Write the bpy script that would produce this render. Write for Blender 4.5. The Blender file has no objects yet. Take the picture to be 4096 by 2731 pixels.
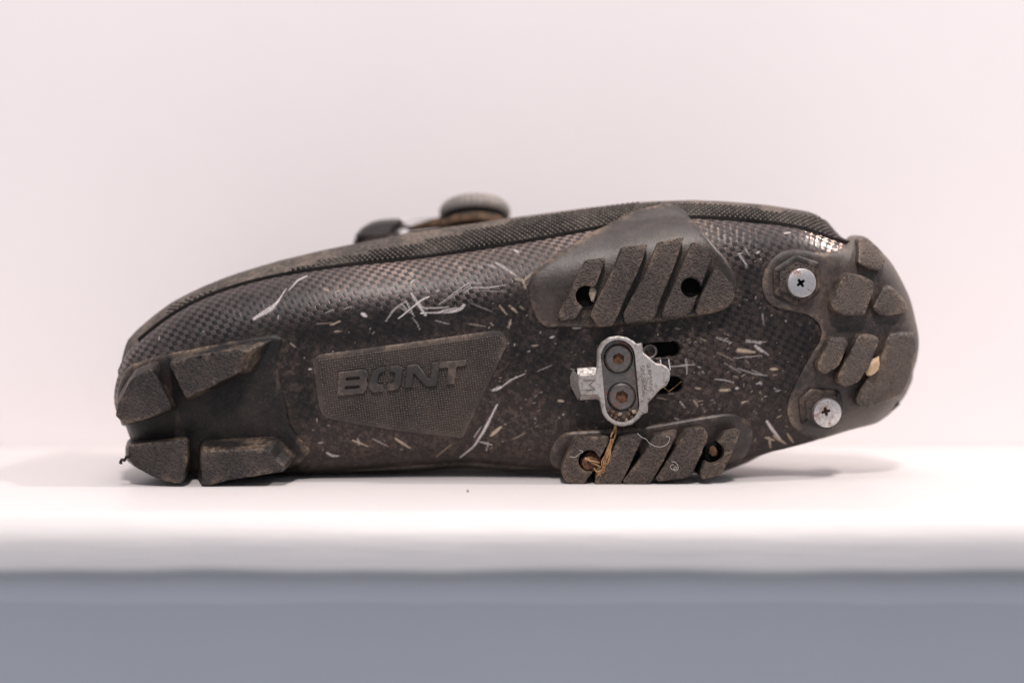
import bpy, bmesh, math, random
import numpy as np
from mathutils import Vector, Matrix
from mathutils.geometry import delaunay_2d_cdt

random.seed(7)
rng = np.random.default_rng(11)
C = bpy.context.scene.collection
scene = bpy.context.scene

# ------------------------------------------------------------------ camera
F = 4096 / 36 * 50.0           # focal length in photo pixels
D, H = 0.503, 0.0627           # distance to the sole plane, height over the shelf
PITCH = math.atan(144 / F)
cam_d = bpy.data.cameras.new('camera')
cam_d.lens = 50.0; cam_d.sensor_width = 36.0; cam_d.clip_start = 0.02; cam_d.clip_end = 50
cam = bpy.data.objects.new('camera', cam_d); C.objects.link(cam)
cam.location = (0, -D, H); cam.rotation_euler = (math.pi / 2 - PITCH, 0, 0)
cam_d.dof.use_dof = True; cam_d.dof.focus_distance = D - 0.004; cam_d.dof.aperture_fstop = 2.6
scene.camera = cam

# ------------------------------------------------------------------ light
world = bpy.data.worlds.new('World'); scene.world = world; world.use_nodes = True
bg = world.node_tree.nodes['Background']
bg.inputs[0].default_value = (0.80, 0.86, 1.0, 1); bg.inputs[1].default_value = 0.43
def lamp(name, loc, target, power, size, color):
    l = bpy.data.lights.new(name, 'AREA'); l.shape = 'DISK'; l.size = size; l.energy = power; l.color = color
    o = bpy.data.objects.new(name, l); C.objects.link(o); o.location = loc
    o.rotation_euler = (Vector(target) - Vector(loc)).to_track_quat('-Z', 'Y').to_euler()
    return o
lamp('ceiling_lamp', (0.05, -0.25, 1.75), (0, 0, 0), 8.5, 0.85, (1.0, 0.90, 0.86))
lamp('ceiling_lamp', (1.02, -0.03, 1.10), (0, 0, 0.03), 11.0, 0.10, (1.0, 0.91, 0.88))
lamp('room_lamp', (0.04, -1.02, 1.42), (0, 0, 0.08), 22.0, 0.17, (1.0, 0.92, 0.90))
vs = scene.view_settings
vs.view_transform = 'Standard'; vs.look = 'None'; vs.gamma = 1.0; vs.exposure = 0.0

# ------------------------------------------------------------------ pixels to places
cp, sp = math.cos(PITCH), math.sin(PITCH)
def pt(px, py, Y):
    """point of the ray through a photo pixel at depth Y (arrays ok) -> x, z"""
    a = (np.asarray(px, float) - 2048) / F
    b = -(np.asarray(py, float) - 1365.5) / F
    dy = cp + b * sp
    dz = -sp + b * cp
    k = (np.asarray(Y, float) + D) / dy
    return a * k, H + dz * k
def proj(x, Y, z):
    dy, dz = Y + D, z - H
    fw = dy * cp - dz * sp
    up = dy * sp + dz * cp
    return 2048 + F * x / fw, 1365.5 - F * up / fw
def Z(ox, oy, s, pts):
    return [(ox + s * a, oy + s * b) for a, b in pts]

def smooth(a, b, x):
    t = np.clip((x - a) / (b - a), 0, 1); return t * t * (3 - 2 * t)
def catmull(xs, ys, x):
    """monotone-ish cubic interpolation"""
    xs, ys = np.asarray(xs, float), np.asarray(ys, float)
    m = np.gradient(ys, xs)
    x = np.clip(x, xs[0], xs[-1])
    i = np.clip(np.searchsorted(xs, x) - 1, 0, len(xs) - 2)
    h = xs[i + 1] - xs[i]; t = (x - xs[i]) / h
    return ((2*t**3 - 3*t**2 + 1) * ys[i] + (t**3 - 2*t**2 + t) * h * m[i]
            + (-2*t**3 + 3*t**2) * ys[i + 1] + (t**3 - t**2) * h * m[i + 1])

def base(x):
    """how far the middle line of the sole lies back (toe spring, arch)"""
    return catmull([-.145, -.12, -.08, -.02, .03, .07, .10, .125, .150],
                   [.0015, -.001, .000, .0025, .0005, .000, .0030, .0085, .0165], x)

# outline of the sole in photo pixels, heel tip -> along the top -> toe tip
TOP = [(457,1588),(460,1548),(467,1520),(481,1470),(498,1427),(527,1389),(570,1351),(655,1283),(770,1213),(825,1188),(953,1143),(1080,1111),
       (1208,1088),(1400,1062),(1568,1046),(1836,1011),(2050,977),(2220,947),(2403,913),(2560,888),(2690,874),(2769,872),
       (2900,878),(3009,888),(3126,900),(3214,917),(3302,947),(3384,972),(3425,972),(3475,975),(3520,1005),(3566,1050),(3607,1118),(3643,1194),
       (3665,1291),(3674,1330),(3676,1361)]
BOT = [(457,1588),(459,1625),(466,1655),(487,1697),(517,1751),(530,1800),(560,1840),(640,1878),(760,1898),(900,1905),(1050,1905),(1200,1899),(1350,1891),
       (1490,1883),(1615,1872),(1780,1860),(1863,1857),(1988,1866),(2100,1875),(2246,1884),(2400,1888),(2600,1888),(2780,1884),
       (2910,1874),(2963,1855),(3050,1825),(3155,1801),(3279,1767),(3396,1726),(3449,1712),(3508,1695),(3566,1654),(3622,1584),
       (3650,1520),(3670,1420),(3676,1361)]
def outline(pts, rolls):
    out = []
    for (px, py), r in zip(pts, rolls):
        Y = 0.0
        for _ in range(8):
            x, z = pt(px, py, Y); Y = float(base(x)) + r
        out.append((float(x), float(z)))
    return np.array(out)
def roll_radius(px, py, top):
    if top: return float(np.interp(px, [457, 600, 1000, 2400, 3000, 3400, 3680], [.012, .016, .019, .019, .013, .010, .010]))
    return float(np.interp(px, [457, 700, 1500, 2300, 3100, 3500, 3680], [.012, .011, .013, .011, .010, .010, .010]))
Rt = [roll_radius(a, b, True) for a, b in TOP]; Rb = [roll_radius(a, b, False) for a, b in BOT]
KD = 0.63
top_w = outline(TOP, [r * KD for r in Rt]); bot_w = outline(BOT, [r * KD for r in Rb])
def densify(P, n):
    # chord-length spline
    s = np.r_[0, np.cumsum(np.hypot(*np.diff(P, axis=0).T))]
    t = np.linspace(0, s[-1], n)
    return np.c_[catmull(s, P[:, 0], t), catmull(s, P[:, 1], t)]
top_d = densify(top_w, 150); bot_d = densify(bot_w, 150)
top_d[:, 0] = np.maximum.accumulate(top_d[:, 0]); bot_d[:, 0] = np.maximum.accumulate(bot_d[:, 0])
OUT = np.vstack([top_d, bot_d[::-1][1:-1]])
rt_d = np.interp(np.linspace(0, 1, 150), np.r_[0, np.cumsum(np.hypot(*np.diff(top_w, axis=0).T))] / np.hypot(*np.diff(top_w, axis=0).T).sum(), Rt)
rb_d = np.interp(np.linspace(0, 1, 150), np.r_[0, np.cumsum(np.hypot(*np.diff(bot_w, axis=0).T))] / np.hypot(*np.diff(bot_w, axis=0).T).sum(), Rb)
OUTR = np.r_[rt_d, rb_d[::-1][1:-1]]
XH, XT = OUT[:, 0].min(), OUT[:, 0].max()
def ztop(x): return np.interp(x, top_d[:, 0], top_d[:, 1])
def zbot(x): return np.interp(x, bot_d[:, 0], bot_d[:, 1])

def seg_dist(x, z, P, closed=True, vals=None):
    x = np.asarray(x, float).ravel(); z = np.asarray(z, float).ravel()
    A = P; B = np.roll(P, -1, axis=0) if closed else P[1:]
    if not closed: A = P[:-1]
    best = np.full(x.shape, 1e9); bi = np.zeros(x.shape, int)
    for k in range(len(A)):
        ax, az = A[k]; dx, dz = B[k][0] - ax, B[k][1] - az
        L = dx * dx + dz * dz + 1e-18
        t = np.clip(((x - ax) * dx + (z - az) * dz) / L, 0, 1)
        d = (x - ax - t * dx) ** 2 + (z - az - t * dz) ** 2
        m = d < best
        best[m] = d[m]; bi[m] = k
    return np.sqrt(best), bi
def inside(x, z, P):
    x = np.asarray(x, float).ravel(); z = np.asarray(z, float).ravel()
    r = np.zeros(x.shape, bool)
    Q = np.roll(P, -1, axis=0)
    for (ax, az), (bx, bz) in zip(P, Q):
        c = ((az > z) != (bz > z))
        with np.errstate(divide='ignore', invalid='ignore'):
            r ^= c & (x < (bx - ax) * (z - az) / (bz - az + 1e-30) + ax)
    return r
def S(x, z):
    """front surface of the sole: depth Y over (x, z)"""
    shp = np.shape(x)
    x = np.asarray(x, float).ravel(); z = np.asarray(z, float).ravel()
    d, k = seg_dist(x, z, OUT)
    ins = inside(x, z, OUT)
    R = OUTR[k]
    t = np.clip(1 - d / R, 0, 1) * 0.93
    t = np.where(ins, t, 0.93)
    Y = base(x) + R * (1 - np.sqrt(1 - t * t)) + np.where(ins, 0, d * 0.9)
    zc = (ztop(x) + zbot(x)) / 2; hf = np.maximum((ztop(x) - zbot(x)) / 2, .012)
    q = np.clip((z - zc) / hf, -1, 1)
    Y += np.where(q < 0, .0066, .0008) * q * q - .0004
    return Y.reshape(shp)
def conform(pts, off=0.0, Yf=None, n=40):
    """photo pixels -> (x, z) on the surface Y = S - off"""
    P = np.asarray(pts, float); Y = np.zeros(len(P))
    for _ in range(n):
        x, z = pt(P[:, 0], P[:, 1], Y)
        Yn = (S(x, z) - off) if Yf is None else Yf(x, z)
        Y = Y + 0.6 * (Yn - Y)
    x, z = pt(P[:, 0], P[:, 1], Y)
    return np.c_[x, z]

# ------------------------------------------------------------------ mesh helpers
ROOT_LOC = Vector((0.0, 0.03, 0.0))
def link(name, me, mat, parent=None, smooth_angle=40):
    o = bpy.data.objects.new(name, me); C.objects.link(o)
    for m in (mat if isinstance(mat, (list, tuple)) else [mat]): me.materials.append(m)
    if smooth_angle:
        me.polygons.foreach_set('use_smooth', [True] * len(me.polygons))
        me.set_sharp_from_angle(angle=math.radians(smooth_angle))
    if parent: o.parent = parent
    return o
def shift(V, parent):
    return V - np.array(ROOT_LOC) if parent is not None else V
def mesh_np(name, V, faces, attrs=None, mats=None):
    me = bpy.data.meshes.new(name)
    me.from_pydata(np.asarray(V).tolist(), [], faces)
    for k, a in (attrs or {}).items():
        at = me.attributes.new(k, 'FLOAT', 'POINT'); at.data.foreach_set('value', np.asarray(a, np.float32))
    if mats is not None: me.polygons.foreach_set('material_index', np.asarray(mats, np.int32))
    me.validate(); me.update()
    return me
def round_poly(P, r, n=4, step=None, ks=None):
    """round the corners of a polygon; every corner gives n points, every edge k more"""
    P = np.asarray(P, float); out = []; N = len(P); ksn = []
    corners = []
    for i in range(N):
        a, b, c = P[i - 1], P[i], P[(i + 1) % N]
        la, lc = np.hypot(*(a - b)), np.hypot(*(c - b))
        q = min(r, .45 * la, .45 * lc)
        p0, p1 = b + (a - b) / la * q, b + (c - b) / lc * q
        corners.append([(1 - t) ** 2 * p0 + 2 * t * (1 - t) * b + t * t * p1 for t in np.linspace(0, 1, n)])
    for i in range(N):
        out += corners[i]
        e0, e1 = corners[i][-1], corners[(i + 1) % N][0]
        k = ks[i] if ks else int(max(0, np.hypot(*(e1 - e0)) // step - 0)) if step else 0
        ksn.append(k)
        for t in np.linspace(0, 1, k + 2)[1:-1]: out.append(e0 + (e1 - e0) * t)
    return np.array(out), ksn
def normals2(P):
    """outward normals of a closed polyline"""
    t = np.roll(P, -1, 0) - np.roll(P, 1, 0)
    n = np.c_[t[:, 1], -t[:, 0]]; n /= np.hypot(*n.T)[:, None] + 1e-12
    area = np.sum(P[:, 0] * np.roll(P[:, 1], -1) - np.roll(P[:, 0], -1) * P[:, 1])
    return n if area > 0 else -n
def ccw(P):
    P = np.asarray(P, float)
    area = np.sum(P[:, 0] * np.roll(P[:, 1], -1) - np.roll(P[:, 0], -1) * P[:, 1])
    return P if area > 0 else P[::-1]
def fill(P, g, holes=()):
    """triangulate polygon P (ccw) with inner grid points of spacing g"""
    loops = [P] + list(holes)
    pts = []; edges = []
    for L in loops:
        s = len(pts); pts += [tuple(p) for p in L]; n = len(L)
        edges += [(s + i, s + (i + 1) % n) for i in range(n)]
    if g:
        x0, z0 = P.min(0); x1, z1 = P.max(0)
        gx, gz = np.meshgrid(np.arange(x0 + g / 2, x1, g), np.arange(z0 + g / 2, z1, g))
        gx = gx.ravel() + (rng.random(gx.size) - .5) * g * .2; gz = gz.ravel() + (rng.random(gz.size) - .5) * g * .2
        m = inside(gx, gz, P); d, _ = seg_dist(gx, gz, P); m &= d > g * .45
        for L in holes:
            d, _ = seg_dist(gx, gz, L); m &= (~inside(gx, gz, L)) & (d > g * .45)
        pts += list(zip(gx[m].tolist(), gz[m].tolist()))
    v, e, f, ov, oe, of = delaunay_2d_cdt([Vector(p) for p in pts], edges, [], 0, 1e-7)
    V = np.array([tuple(p) for p in v]); f = [list(t) for t in f]
    cx = np.array([V[t].mean(0) for t in f])
    keep = inside(cx[:, 0], cx[:, 1], P)
    for L in holes: keep &= ~inside(cx[:, 0], cx[:, 1], L)
    m = {}
    for o, lst in enumerate(ov):
        for i in lst: m[i] = o
    return V, [t for t, k in zip(f, keep) if k], m
def face_front(V, f):
    a, b, c = V[f[0]], V[f[1]], V[f[2]]
    return np.cross(b - a, c - a)[1] < 0
def rings_mesh(name, rings, Vin, fin, mapping, mats_wall=0, mats_face=1, edge=None, rough=None):
    """rings: list of (n,3) arrays from base to inset; last ring = input loop of the fill"""
    n = len(rings[0]); V = np.vstack(rings[:-1] + [Vin]); off = n * (len(rings) - 1)
    faces = []; mats = []
    for r in range(len(rings) - 1):
        for i in range(n):
            j = (i + 1) % n
            if r < len(rings) - 2: q = [r*n + i, r*n + j, (r+1)*n + j, (r+1)*n + i]
            else: q = [r*n + i, r*n + j, off + mapping[j], off + mapping[i]]
            faces.append(q); mats.append(mats_wall)
    for t in fin:
        t = [off + k for k in t]
        if not face_front(V, t): t = t[::-1]
        faces.append(t); mats.append(mats_face)
    ed = np.zeros(len(V))
    for r, w in enumerate(edge or []): ed[r*n:(r+1)*n] = w
    if edge: 
        for i in range(n): ed[off + mapping[i]] = edge[-1]
    me = mesh_np(name, V, faces, {'edge': ed}, mats)
    bm = bmesh.new(); bm.from_mesh(me); bmesh.ops.recalc_face_normals(bm, faces=bm.faces)
    # recalc may flip an open shell: make the front look at -Y
    s = sum(f.normal.y * f.calc_area() for f in bm.faces if f.material_index == mats_face)
    if s > 0: bmesh.ops.reverse_faces(bm, faces=bm.faces)
    bm.to_mesh(me); bm.free()
    return me

def cut_disc(P, c, r):
    """polygon (dense, ccw) minus a disc that crosses its edge"""
    d = np.hypot(P[:, 0] - c[0], P[:, 1] - c[1]); ins = d < r
    if not ins.any(): return P
    n = len(P)
    start = next(i for i in range(n) if not ins[i] and ins[(i + 1) % n])
    idx = [(start + 1 + k) % n for k in range(n)]
    run = 0
    while ins[idx[run]]: run += 1
    keep = [P[i] for i in idx[run:] if not ins[i]]
    a0 = math.atan2(keep[-1][1] - c[1], keep[-1][0] - c[0]); a1 = math.atan2(keep[0][1] - c[1], keep[0][0] - c[0])
    best = None
    for s in (1, -1):
        da = ((a1 - a0) * s) % (2 * math.pi) * s
        mid = a0 + da / 2
        m = (c[0] + r * math.cos(mid), c[1] + r * math.sin(mid))
        if inside([m[0]], [m[1]], P)[0]: best = da
    if best is None: best = ((a1 - a0) % (2 * math.pi))
    arc = [np.array((c[0] + r * math.cos(a0 + best * t), c[1] + r * math.sin(a0 + best * t))) for t in np.linspace(0, 1, 22)[1:-1]]
    return np.array(keep + arc)

def plate(name, px, t, mat, parent, r=.003, bevel=.0008, g=.0016, draft=.0005, sink=.0006, holes=(), step=.0009, label=None):
    P = ccw(conform(px, t)); P, _ = round_poly(P, r, 5, step)
    N = normals2(P)
    r0 = P + N * draft; r1 = P; r2 = P - N * bevel
    hs = [ccw(conform(h, t)) for h in holes]
    Vi, fi, mp = fill(r2, g, hs)
    def lift(Q, o): return np.c_[Q[:, 0], S(Q[:, 0], Q[:, 1]) - o, Q[:, 1]]
    rings = [lift(r0, -sink), lift(r1, t * .55), lift(r2, t)]
    me = rings_mesh(name, [shift(q, parent) for q in rings], shift(lift(Vi, t), parent), fi, mp, 0, 0, [.7, 1, .5])
    return link(name, me, mat, parent, 50)

def lug(name, px, tip, mats, parent, base_px=None, base_off=.001, draft=.0010, r=.0008, bevel=.00032, discs=(), g=.0016, wall_max=.022, noise=.00012, zmin=.0002):
    """a tread block: its worn top face lies on the depth function tip(x, z), the walls run down to the sole"""
    Tp = conform(px, Yf=tip)
    flip = np.sum(Tp[:, 0] * np.roll(Tp[:, 1], -1) - np.roll(Tp[:, 0], -1) * Tp[:, 1]) < 0
    if flip: Tp = Tp[::-1]
    Tr, ks = round_poly(Tp, r, 4, .0007)
    if base_px is not None:
        Bp = conform(base_px, base_off)
        if flip: Bp = Bp[::-1]
        Br, _ = round_poly(Bp, r * 1.4, 4, ks=ks)
    for (c, rad) in discs:
        cc = conform([c], Yf=tip)[0]; rr = rad / F * (D + float(tip(cc[0], cc[1])))
        Tr = cut_disc(Tr, cc, rr)
    N = normals2(Tr)
    if base_px is None: Br = Tr + N * draft
    In = Tr - N * bevel
    wob = lambda Q: (np.sin(Q[:, 0] * 2900 + 1.3) * np.cos(Q[:, 1] * 2300) + .6 * np.sin(Q[:, 0] * 6100 + Q[:, 1] * 5200)) * noise
    Vi, fi, mp = fill(In, g)
    tipv = lambda Q: np.asarray(tip(Q[:, 0], Q[:, 1])) + wob(Q)
    Yt = tipv(Tr) + bevel * .8
    Yb = np.minimum(S(Br[:, 0], Br[:, 1]) + .0012, Yt + wall_max)
    Yb = np.maximum(Yb, Yt + .0008)
    mk = lambda Q, Y: np.c_[Q[:, 0], Y, np.maximum(Q[:, 1], zmin)]
    mid = Tr * .5 + Br * .5
    rings = [mk(Br, Yb), mk(Tr * .8 + Br * .2 if base_px is None else Tr, Yt), mk(In, tipv(In))]
    me = rings_mesh(name, [shift(q, parent) for q in rings], shift(mk(Vi, tipv(Vi)), parent), fi, mp, 0, 1, [.15, .8, .5])
    return link(name, me, mats, parent, 35)

def prism(name, P, Y0, Y1, mat, parent, bevel=.0003, g=None, holes=(), face_mat=None):
    """flat raised shape: polygon (x, z), from Y0 (back) to Y1 (front, smaller)"""
    P = ccw(P); N = normals2(P); In = P - N * bevel
    hs = [ccw(h) for h in holes]
    Vi, fi, mp = fill(In, g, hs)
    mk = lambda Q, Y: np.c_[Q[:, 0], np.full(len(Q), Y), Q[:, 1]]
    rings = [mk(P, Y0), mk(P, Y1 + bevel), mk(In, Y1)]
    me = rings_mesh(name, [shift(q, parent) for q in rings], shift(mk(Vi, Y1), parent), fi, mp, 0, 0, [.2, 1, .3])
    if hs:   # inner walls
        bm = bmesh.new(); bm.from_mesh(me)
        ed = [e for e in bm.edges if len(e.link_faces) == 1 and abs(e.verts[0].co.y - e.verts[1].co.y) < 1e-7 and abs(e.verts[0].co.y - (Y1 - ROOT_LOC.y * (parent is not None))) < 1e-5]
        r = bmesh.ops.extrude_edge_only(bm, edges=ed)
        for v in [g_ for g_ in r['geom'] if isinstance(g_, bmesh.types.BMVert)]: v.co.y += (Y0 - Y1)
        bmesh.ops.recalc_face_normals(bm, faces=bm.faces); bm.to_mesh(me); bm.free()
    return link(name, me, mat, parent, 35)

def lathe(name, prof, center, axis, mat, parent, n=48, ridges=0, ridge_d=0, xdir=None):
    """prof: (radius, height along axis)"""
    ax = Vector(axis).normalized(); x = Vector(xdir).normalized() if xdir else ax.orthogonal().normalized()
    x = (x - ax * x.dot(ax)).normalized(); y = ax.cross(x)
    c = Vector(center) - (ROOT_LOC if parent else Vector((0, 0, 0)))
    V = []; faces = []
    for (r, h) in prof:
        for i in range(n):
            a = 2 * math.pi * i / n
            rr = r - (ridge_d if ridges and (i * ridges * 2 // n) % 2 and r > .003 else 0)
            V.append(tuple(c + ax * h + x * (rr * math.cos(a)) + y * (rr * math.sin(a))))
    for k in range(len(prof) - 1):
        for i in range(n):
            j = (i + 1) % n
            faces.append([k*n + i, k*n + j, (k+1)*n + j, (k+1)*n + i])
    faces.append(list(range((len(prof) - 1) * n, len(prof) * n))); faces.append(list(range(n))[::-1])
    me = mesh_np(name, V, faces)
    return link(name, me, mat, parent, 40)

def tube(name, pts, r, mat, parent=None, n=6, label=None):
    P = [Vector(p) - (ROOT_LOC if parent else Vector((0, 0, 0))) for p in pts]
    rs = r if isinstance(r, (list, tuple)) else [r] * len(P)
    V = []; faces = []; up = Vector((.3, .8, .5)).normalized()
    for i, p in enumerate(P):
        t = (P[min(i + 1, len(P) - 1)] - P[max(i - 1, 0)]).normalized()
        a = t.cross(up)
        if a.length < .1: a = t.cross(Vector((1, 0, 0)))
        a.normalize(); b = t.cross(a)
        for k in range(n):
            q = 2 * math.pi * k / n
            V.append(tuple(p + (a * math.cos(q) + b * math.sin(q)) * rs[i]))
    for i in range(len(P) - 1):
        for k in range(n):
            l = (k + 1) % n
            faces.append([i*n + k, i*n + l, (i+1)*n + l, (i+1)*n + k])
    faces.append(list(range(n))[::-1]); faces.append([(len(P) - 1) * n + k for k in range(n)])
    me = mesh_np(name, V, faces)
    return link(name, me, mat, parent, 60)
def curve_pts(P, n=24):
    P = np.asarray(P, float); s = np.r_[0, np.cumsum(np.linalg.norm(np.diff(P, axis=0), axis=1))]
    t = np.linspace(0, s[-1], n)
    return np.stack([catmull(s, P[:, k], t) for k in range(3)], 1)
def tag(o, label=None, cat=None, group=None, kind=None):
    if label: o['label'] = label
    if cat: o['category'] = cat
    if group: o['group'] = group
    if kind: o['kind'] = kind
    return o

# ------------------------------------------------------------------ materials
class NT:
    def __init__(self, name):
        self.m = bpy.data.materials.new(name); self.m.use_nodes = True
        self.t = self.m.node_tree; self.n = self.t.nodes; self.p = self.n['Principled BSDF']; self.out = self.n['Material Output']
    def new(self, kind, **kw):
        n = self.n.new(kind)
        for k, v in kw.items():
            if k.startswith('i_'):
                key = k[2:]; key = int(key) if key.isdigit() else key.replace('_', ' ')
                self.set(n.inputs[key], v)
            else: setattr(n, k, v)
        return n
    def set(self, sock, v):
        if isinstance(v, bpy.types.NodeSocket): self.t.links.new(v, sock)
        elif isinstance(v, (tuple, list)) and len(v) == 3 and sock.type == 'RGBA': sock.default_value = (*v, 1)
        else: sock.default_value = v
    def math(self, op, a, b=0.0, c=0.0, clamp=False):
        n = self.n.new('ShaderNodeMath'); n.operation = op; n.use_clamp = clamp
        self.set(n.inputs[0], a); self.set(n.inputs[1], b); self.set(n.inputs[2], c)
        return n.outputs[0]
    def mix(self, f, a, b, kind='RGBA', blend='MIX'):
        n = self.n.new('ShaderNodeMix'); n.data_type = kind; n.blend_type = blend
        ia, ib, o = {'RGBA': (6, 7, 2), 'FLOAT': (2, 3, 0), 'VECTOR': (4, 5, 1)}[kind]
        self.set(n.inputs[0], f); self.set(n.inputs[ia], a); self.set(n.inputs[ib], b)
        return n.outputs[o]
    def noise(self, scale, detail=4, rough=.6, vec=None, dist=0.0):
        n = self.n.new('ShaderNodeTexNoise'); n.inputs['Scale'].default_value = scale
        n.inputs['Detail'].default_value = detail; n.inputs['Roughness'].default_value = rough; n.inputs['Distortion'].default_value = dist
        self.set(n.inputs['Vector'], vec if vec is not None else self.co())
        return n.outputs[0]
    def co(self):
        if not hasattr(self, '_co'): self._co = self.n.new('ShaderNodeTexCoord').outputs['Object']
        return self._co
    def ramp(self, v, a, b, lo=0.0, hi=1.0):
        n = self.n.new('ShaderNodeMapRange'); n.interpolation_type = 'SMOOTHSTEP'
        self.set(n.inputs[0], v); n.inputs[1].default_value = a; n.inputs[2].default_value = b
        n.inputs[3].default_value = lo; n.inputs[4].default_value = hi
        return n.outputs[0]
    def attr(self, name, vec=False):
        n = self.n.new('ShaderNodeAttribute'); n.attribute_name = name
        return n.outputs['Vector' if vec else 'Fac']
    def bump(self, h, strength, dist, normal=None):
        n = self.n.new('ShaderNodeBump'); n.inputs['Strength'].default_value = strength; n.inputs['Distance'].default_value = dist
        self.set(n.inputs['Height'], h)
        if normal is not None: self.set(n.inputs['Normal'], normal)
        return n.outputs[0]
    def voronoi(self, scale, feature='F1', vec=None, smoothness=.3):
        n = self.n.new('ShaderNodeTexVoronoi'); n.feature = feature; n.inputs['Scale'].default_value = scale
        if feature == 'SMOOTH_F1': n.inputs['Smoothness'].default_value = smoothness
        self.set(n.inputs['Vector'], vec if vec is not None else self.co())
        return n.outputs['Distance']
    def put(self, **kw):
        for k, v in kw.items(): self.set(self.p.inputs[k.replace('_', ' ')], v)
        return self.m

DUST = (0.132, 0.092, 0.073)
TAN = (0.34, 0.24, 0.165)
def mat_carbon():
    t = NT('carbon')
    wv = t.attr('wv', True)
    sx = t.new('ShaderNodeSeparateXYZ'); t.set(sx.inputs[0], wv); u, v = sx.outputs[0], sx.outputs[1]
    chk = t.new('ShaderNodeTexChecker'); t.set(chk.inputs['Vector'], wv); chk.inputs['Scale'].default_value = 1.0
    par = chk.outputs['Fac']
    hu = t.math('ABSOLUTE', t.math('SINE', t.math('MULTIPLY', u, math.pi)))
    hv = t.math('ABSOLUTE', t.math('SINE', t.math('MULTIPLY', v, math.pi)))
    hgt = t.mix(par, hu, hv, 'FLOAT')
    n1 = t.noise(55, 6, .65); n2 = t.noise(420, 5, .7); n3 = t.noise(1500, 3, .7)
    dusta = t.attr('dust')
    m1 = t.ramp(n1, .42, .60); m2 = t.ramp(n2, .47, .60); m3 = t.ramp(n3, .50, .61)
    dm = t.math('ADD', t.math('MULTIPLY', m1, .07), t.math('MULTIPLY', t.math('MULTIPLY', m2, t.math('ADD', t.math('MULTIPLY', m1, .8), .05)), .26))
    dm = t.math('ADD', dm, t.math('MULTIPLY', t.math('MULTIPLY', m3, t.math('ADD', t.math('MULTIPLY', m2, .8), .08)), .24))
    dm = t.math('ADD', dm, t.math('MULTIPLY', dusta, t.math('ADD', t.math('MULTIPLY', m2, .55), t.math('ADD', t.math('MULTIPLY', m3, .4), .22))), clamp=True)
    bcol = t.mix(par, (0.006, 0.0056, 0.0066), (0.0105, 0.009, 0.0095))
    film = t.attr('film')
    bcol = t.mix(t.math('MULTIPLY', film, .85), bcol, (.0085, .0074, .0078))
    bcol = t.mix(t.math('MULTIPLY', dm, .66), bcol, DUST)
    scr = t.attr('scratch'); tan = t.attr('tan')
    st = t.ramp(t.noise(2600, 2, .5), .30, .55, .45, 1.0)
    bcol = t.mix(t.math('MULTIPLY', scr, st), bcol, (0.62, 0.56, 0.53))
    bcol = t.mix(t.math('MULTIPLY', tan, st), bcol, (0.52, 0.40, 0.29))
    slot = t.attr('slot')
    bcol = t.mix(slot, bcol, (0.006, 0.006, 0.006))
    cover = t.math('MAXIMUM', t.math('MAXIMUM', scr, tan), t.math('MULTIPLY', dm, .9), clamp=True)
    nb = t.bump(hgt, .12, .0004)
    fine = t.bump(t.math('ADD', n2, t.math('MULTIPLY', n3, .6)), .22, .00035, nb)
    t.put(Base_Color=bcol, Roughness=t.mix(cover, .34, .72, 'FLOAT'), Normal=fine,
          Specular_IOR_Level=t.mix(slot, t.mix(film, .34, .20, 'FLOAT'), 0.0, 'FLOAT'), Coat_Weight=t.math('MULTIPLY', t.math('SUBTRACT', 1.0, t.math('MAXIMUM', cover, t.math('MULTIPLY', film, .6))), .17), Coat_Roughness=.25)
    gl = t.new('ShaderNodeBsdfAnisotropic', distribution='GGX')
    gl.inputs['Color'].default_value = (.52, .385, .325, 1); gl.inputs['Roughness'].default_value = .31; gl.inputs['Anisotropy'].default_value = .75
    t.set(gl.inputs['Normal'], nb)
    tg = t.mix(par, (0.14, 0, .99), (0.99, 0, .14), 'VECTOR'); t.set(gl.inputs['Tangent'], tg)
    ms = t.new('ShaderNodeMixShader')
    t.set(ms.inputs[0], t.math('MULTIPLY', t.math('SUBTRACT', 1.0, t.math('MAXIMUM', cover, slot)), t.math('MULTIPLY', t.math('MULTIPLY', t.mix(par, .0, .52, 'FLOAT'), t.math('SUBTRACT', 1.0, t.math('MULTIPLY', film, .965))), t.ramp(n1, .42, .64, 1.0, .5))))
    t.t.links.new(t.p.outputs[0], ms.inputs[1]); t.t.links.new(gl.outputs[0], ms.inputs[2])
    t.t.links.new(ms.outputs[0], t.out.inputs[0])
    return t.m
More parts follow.
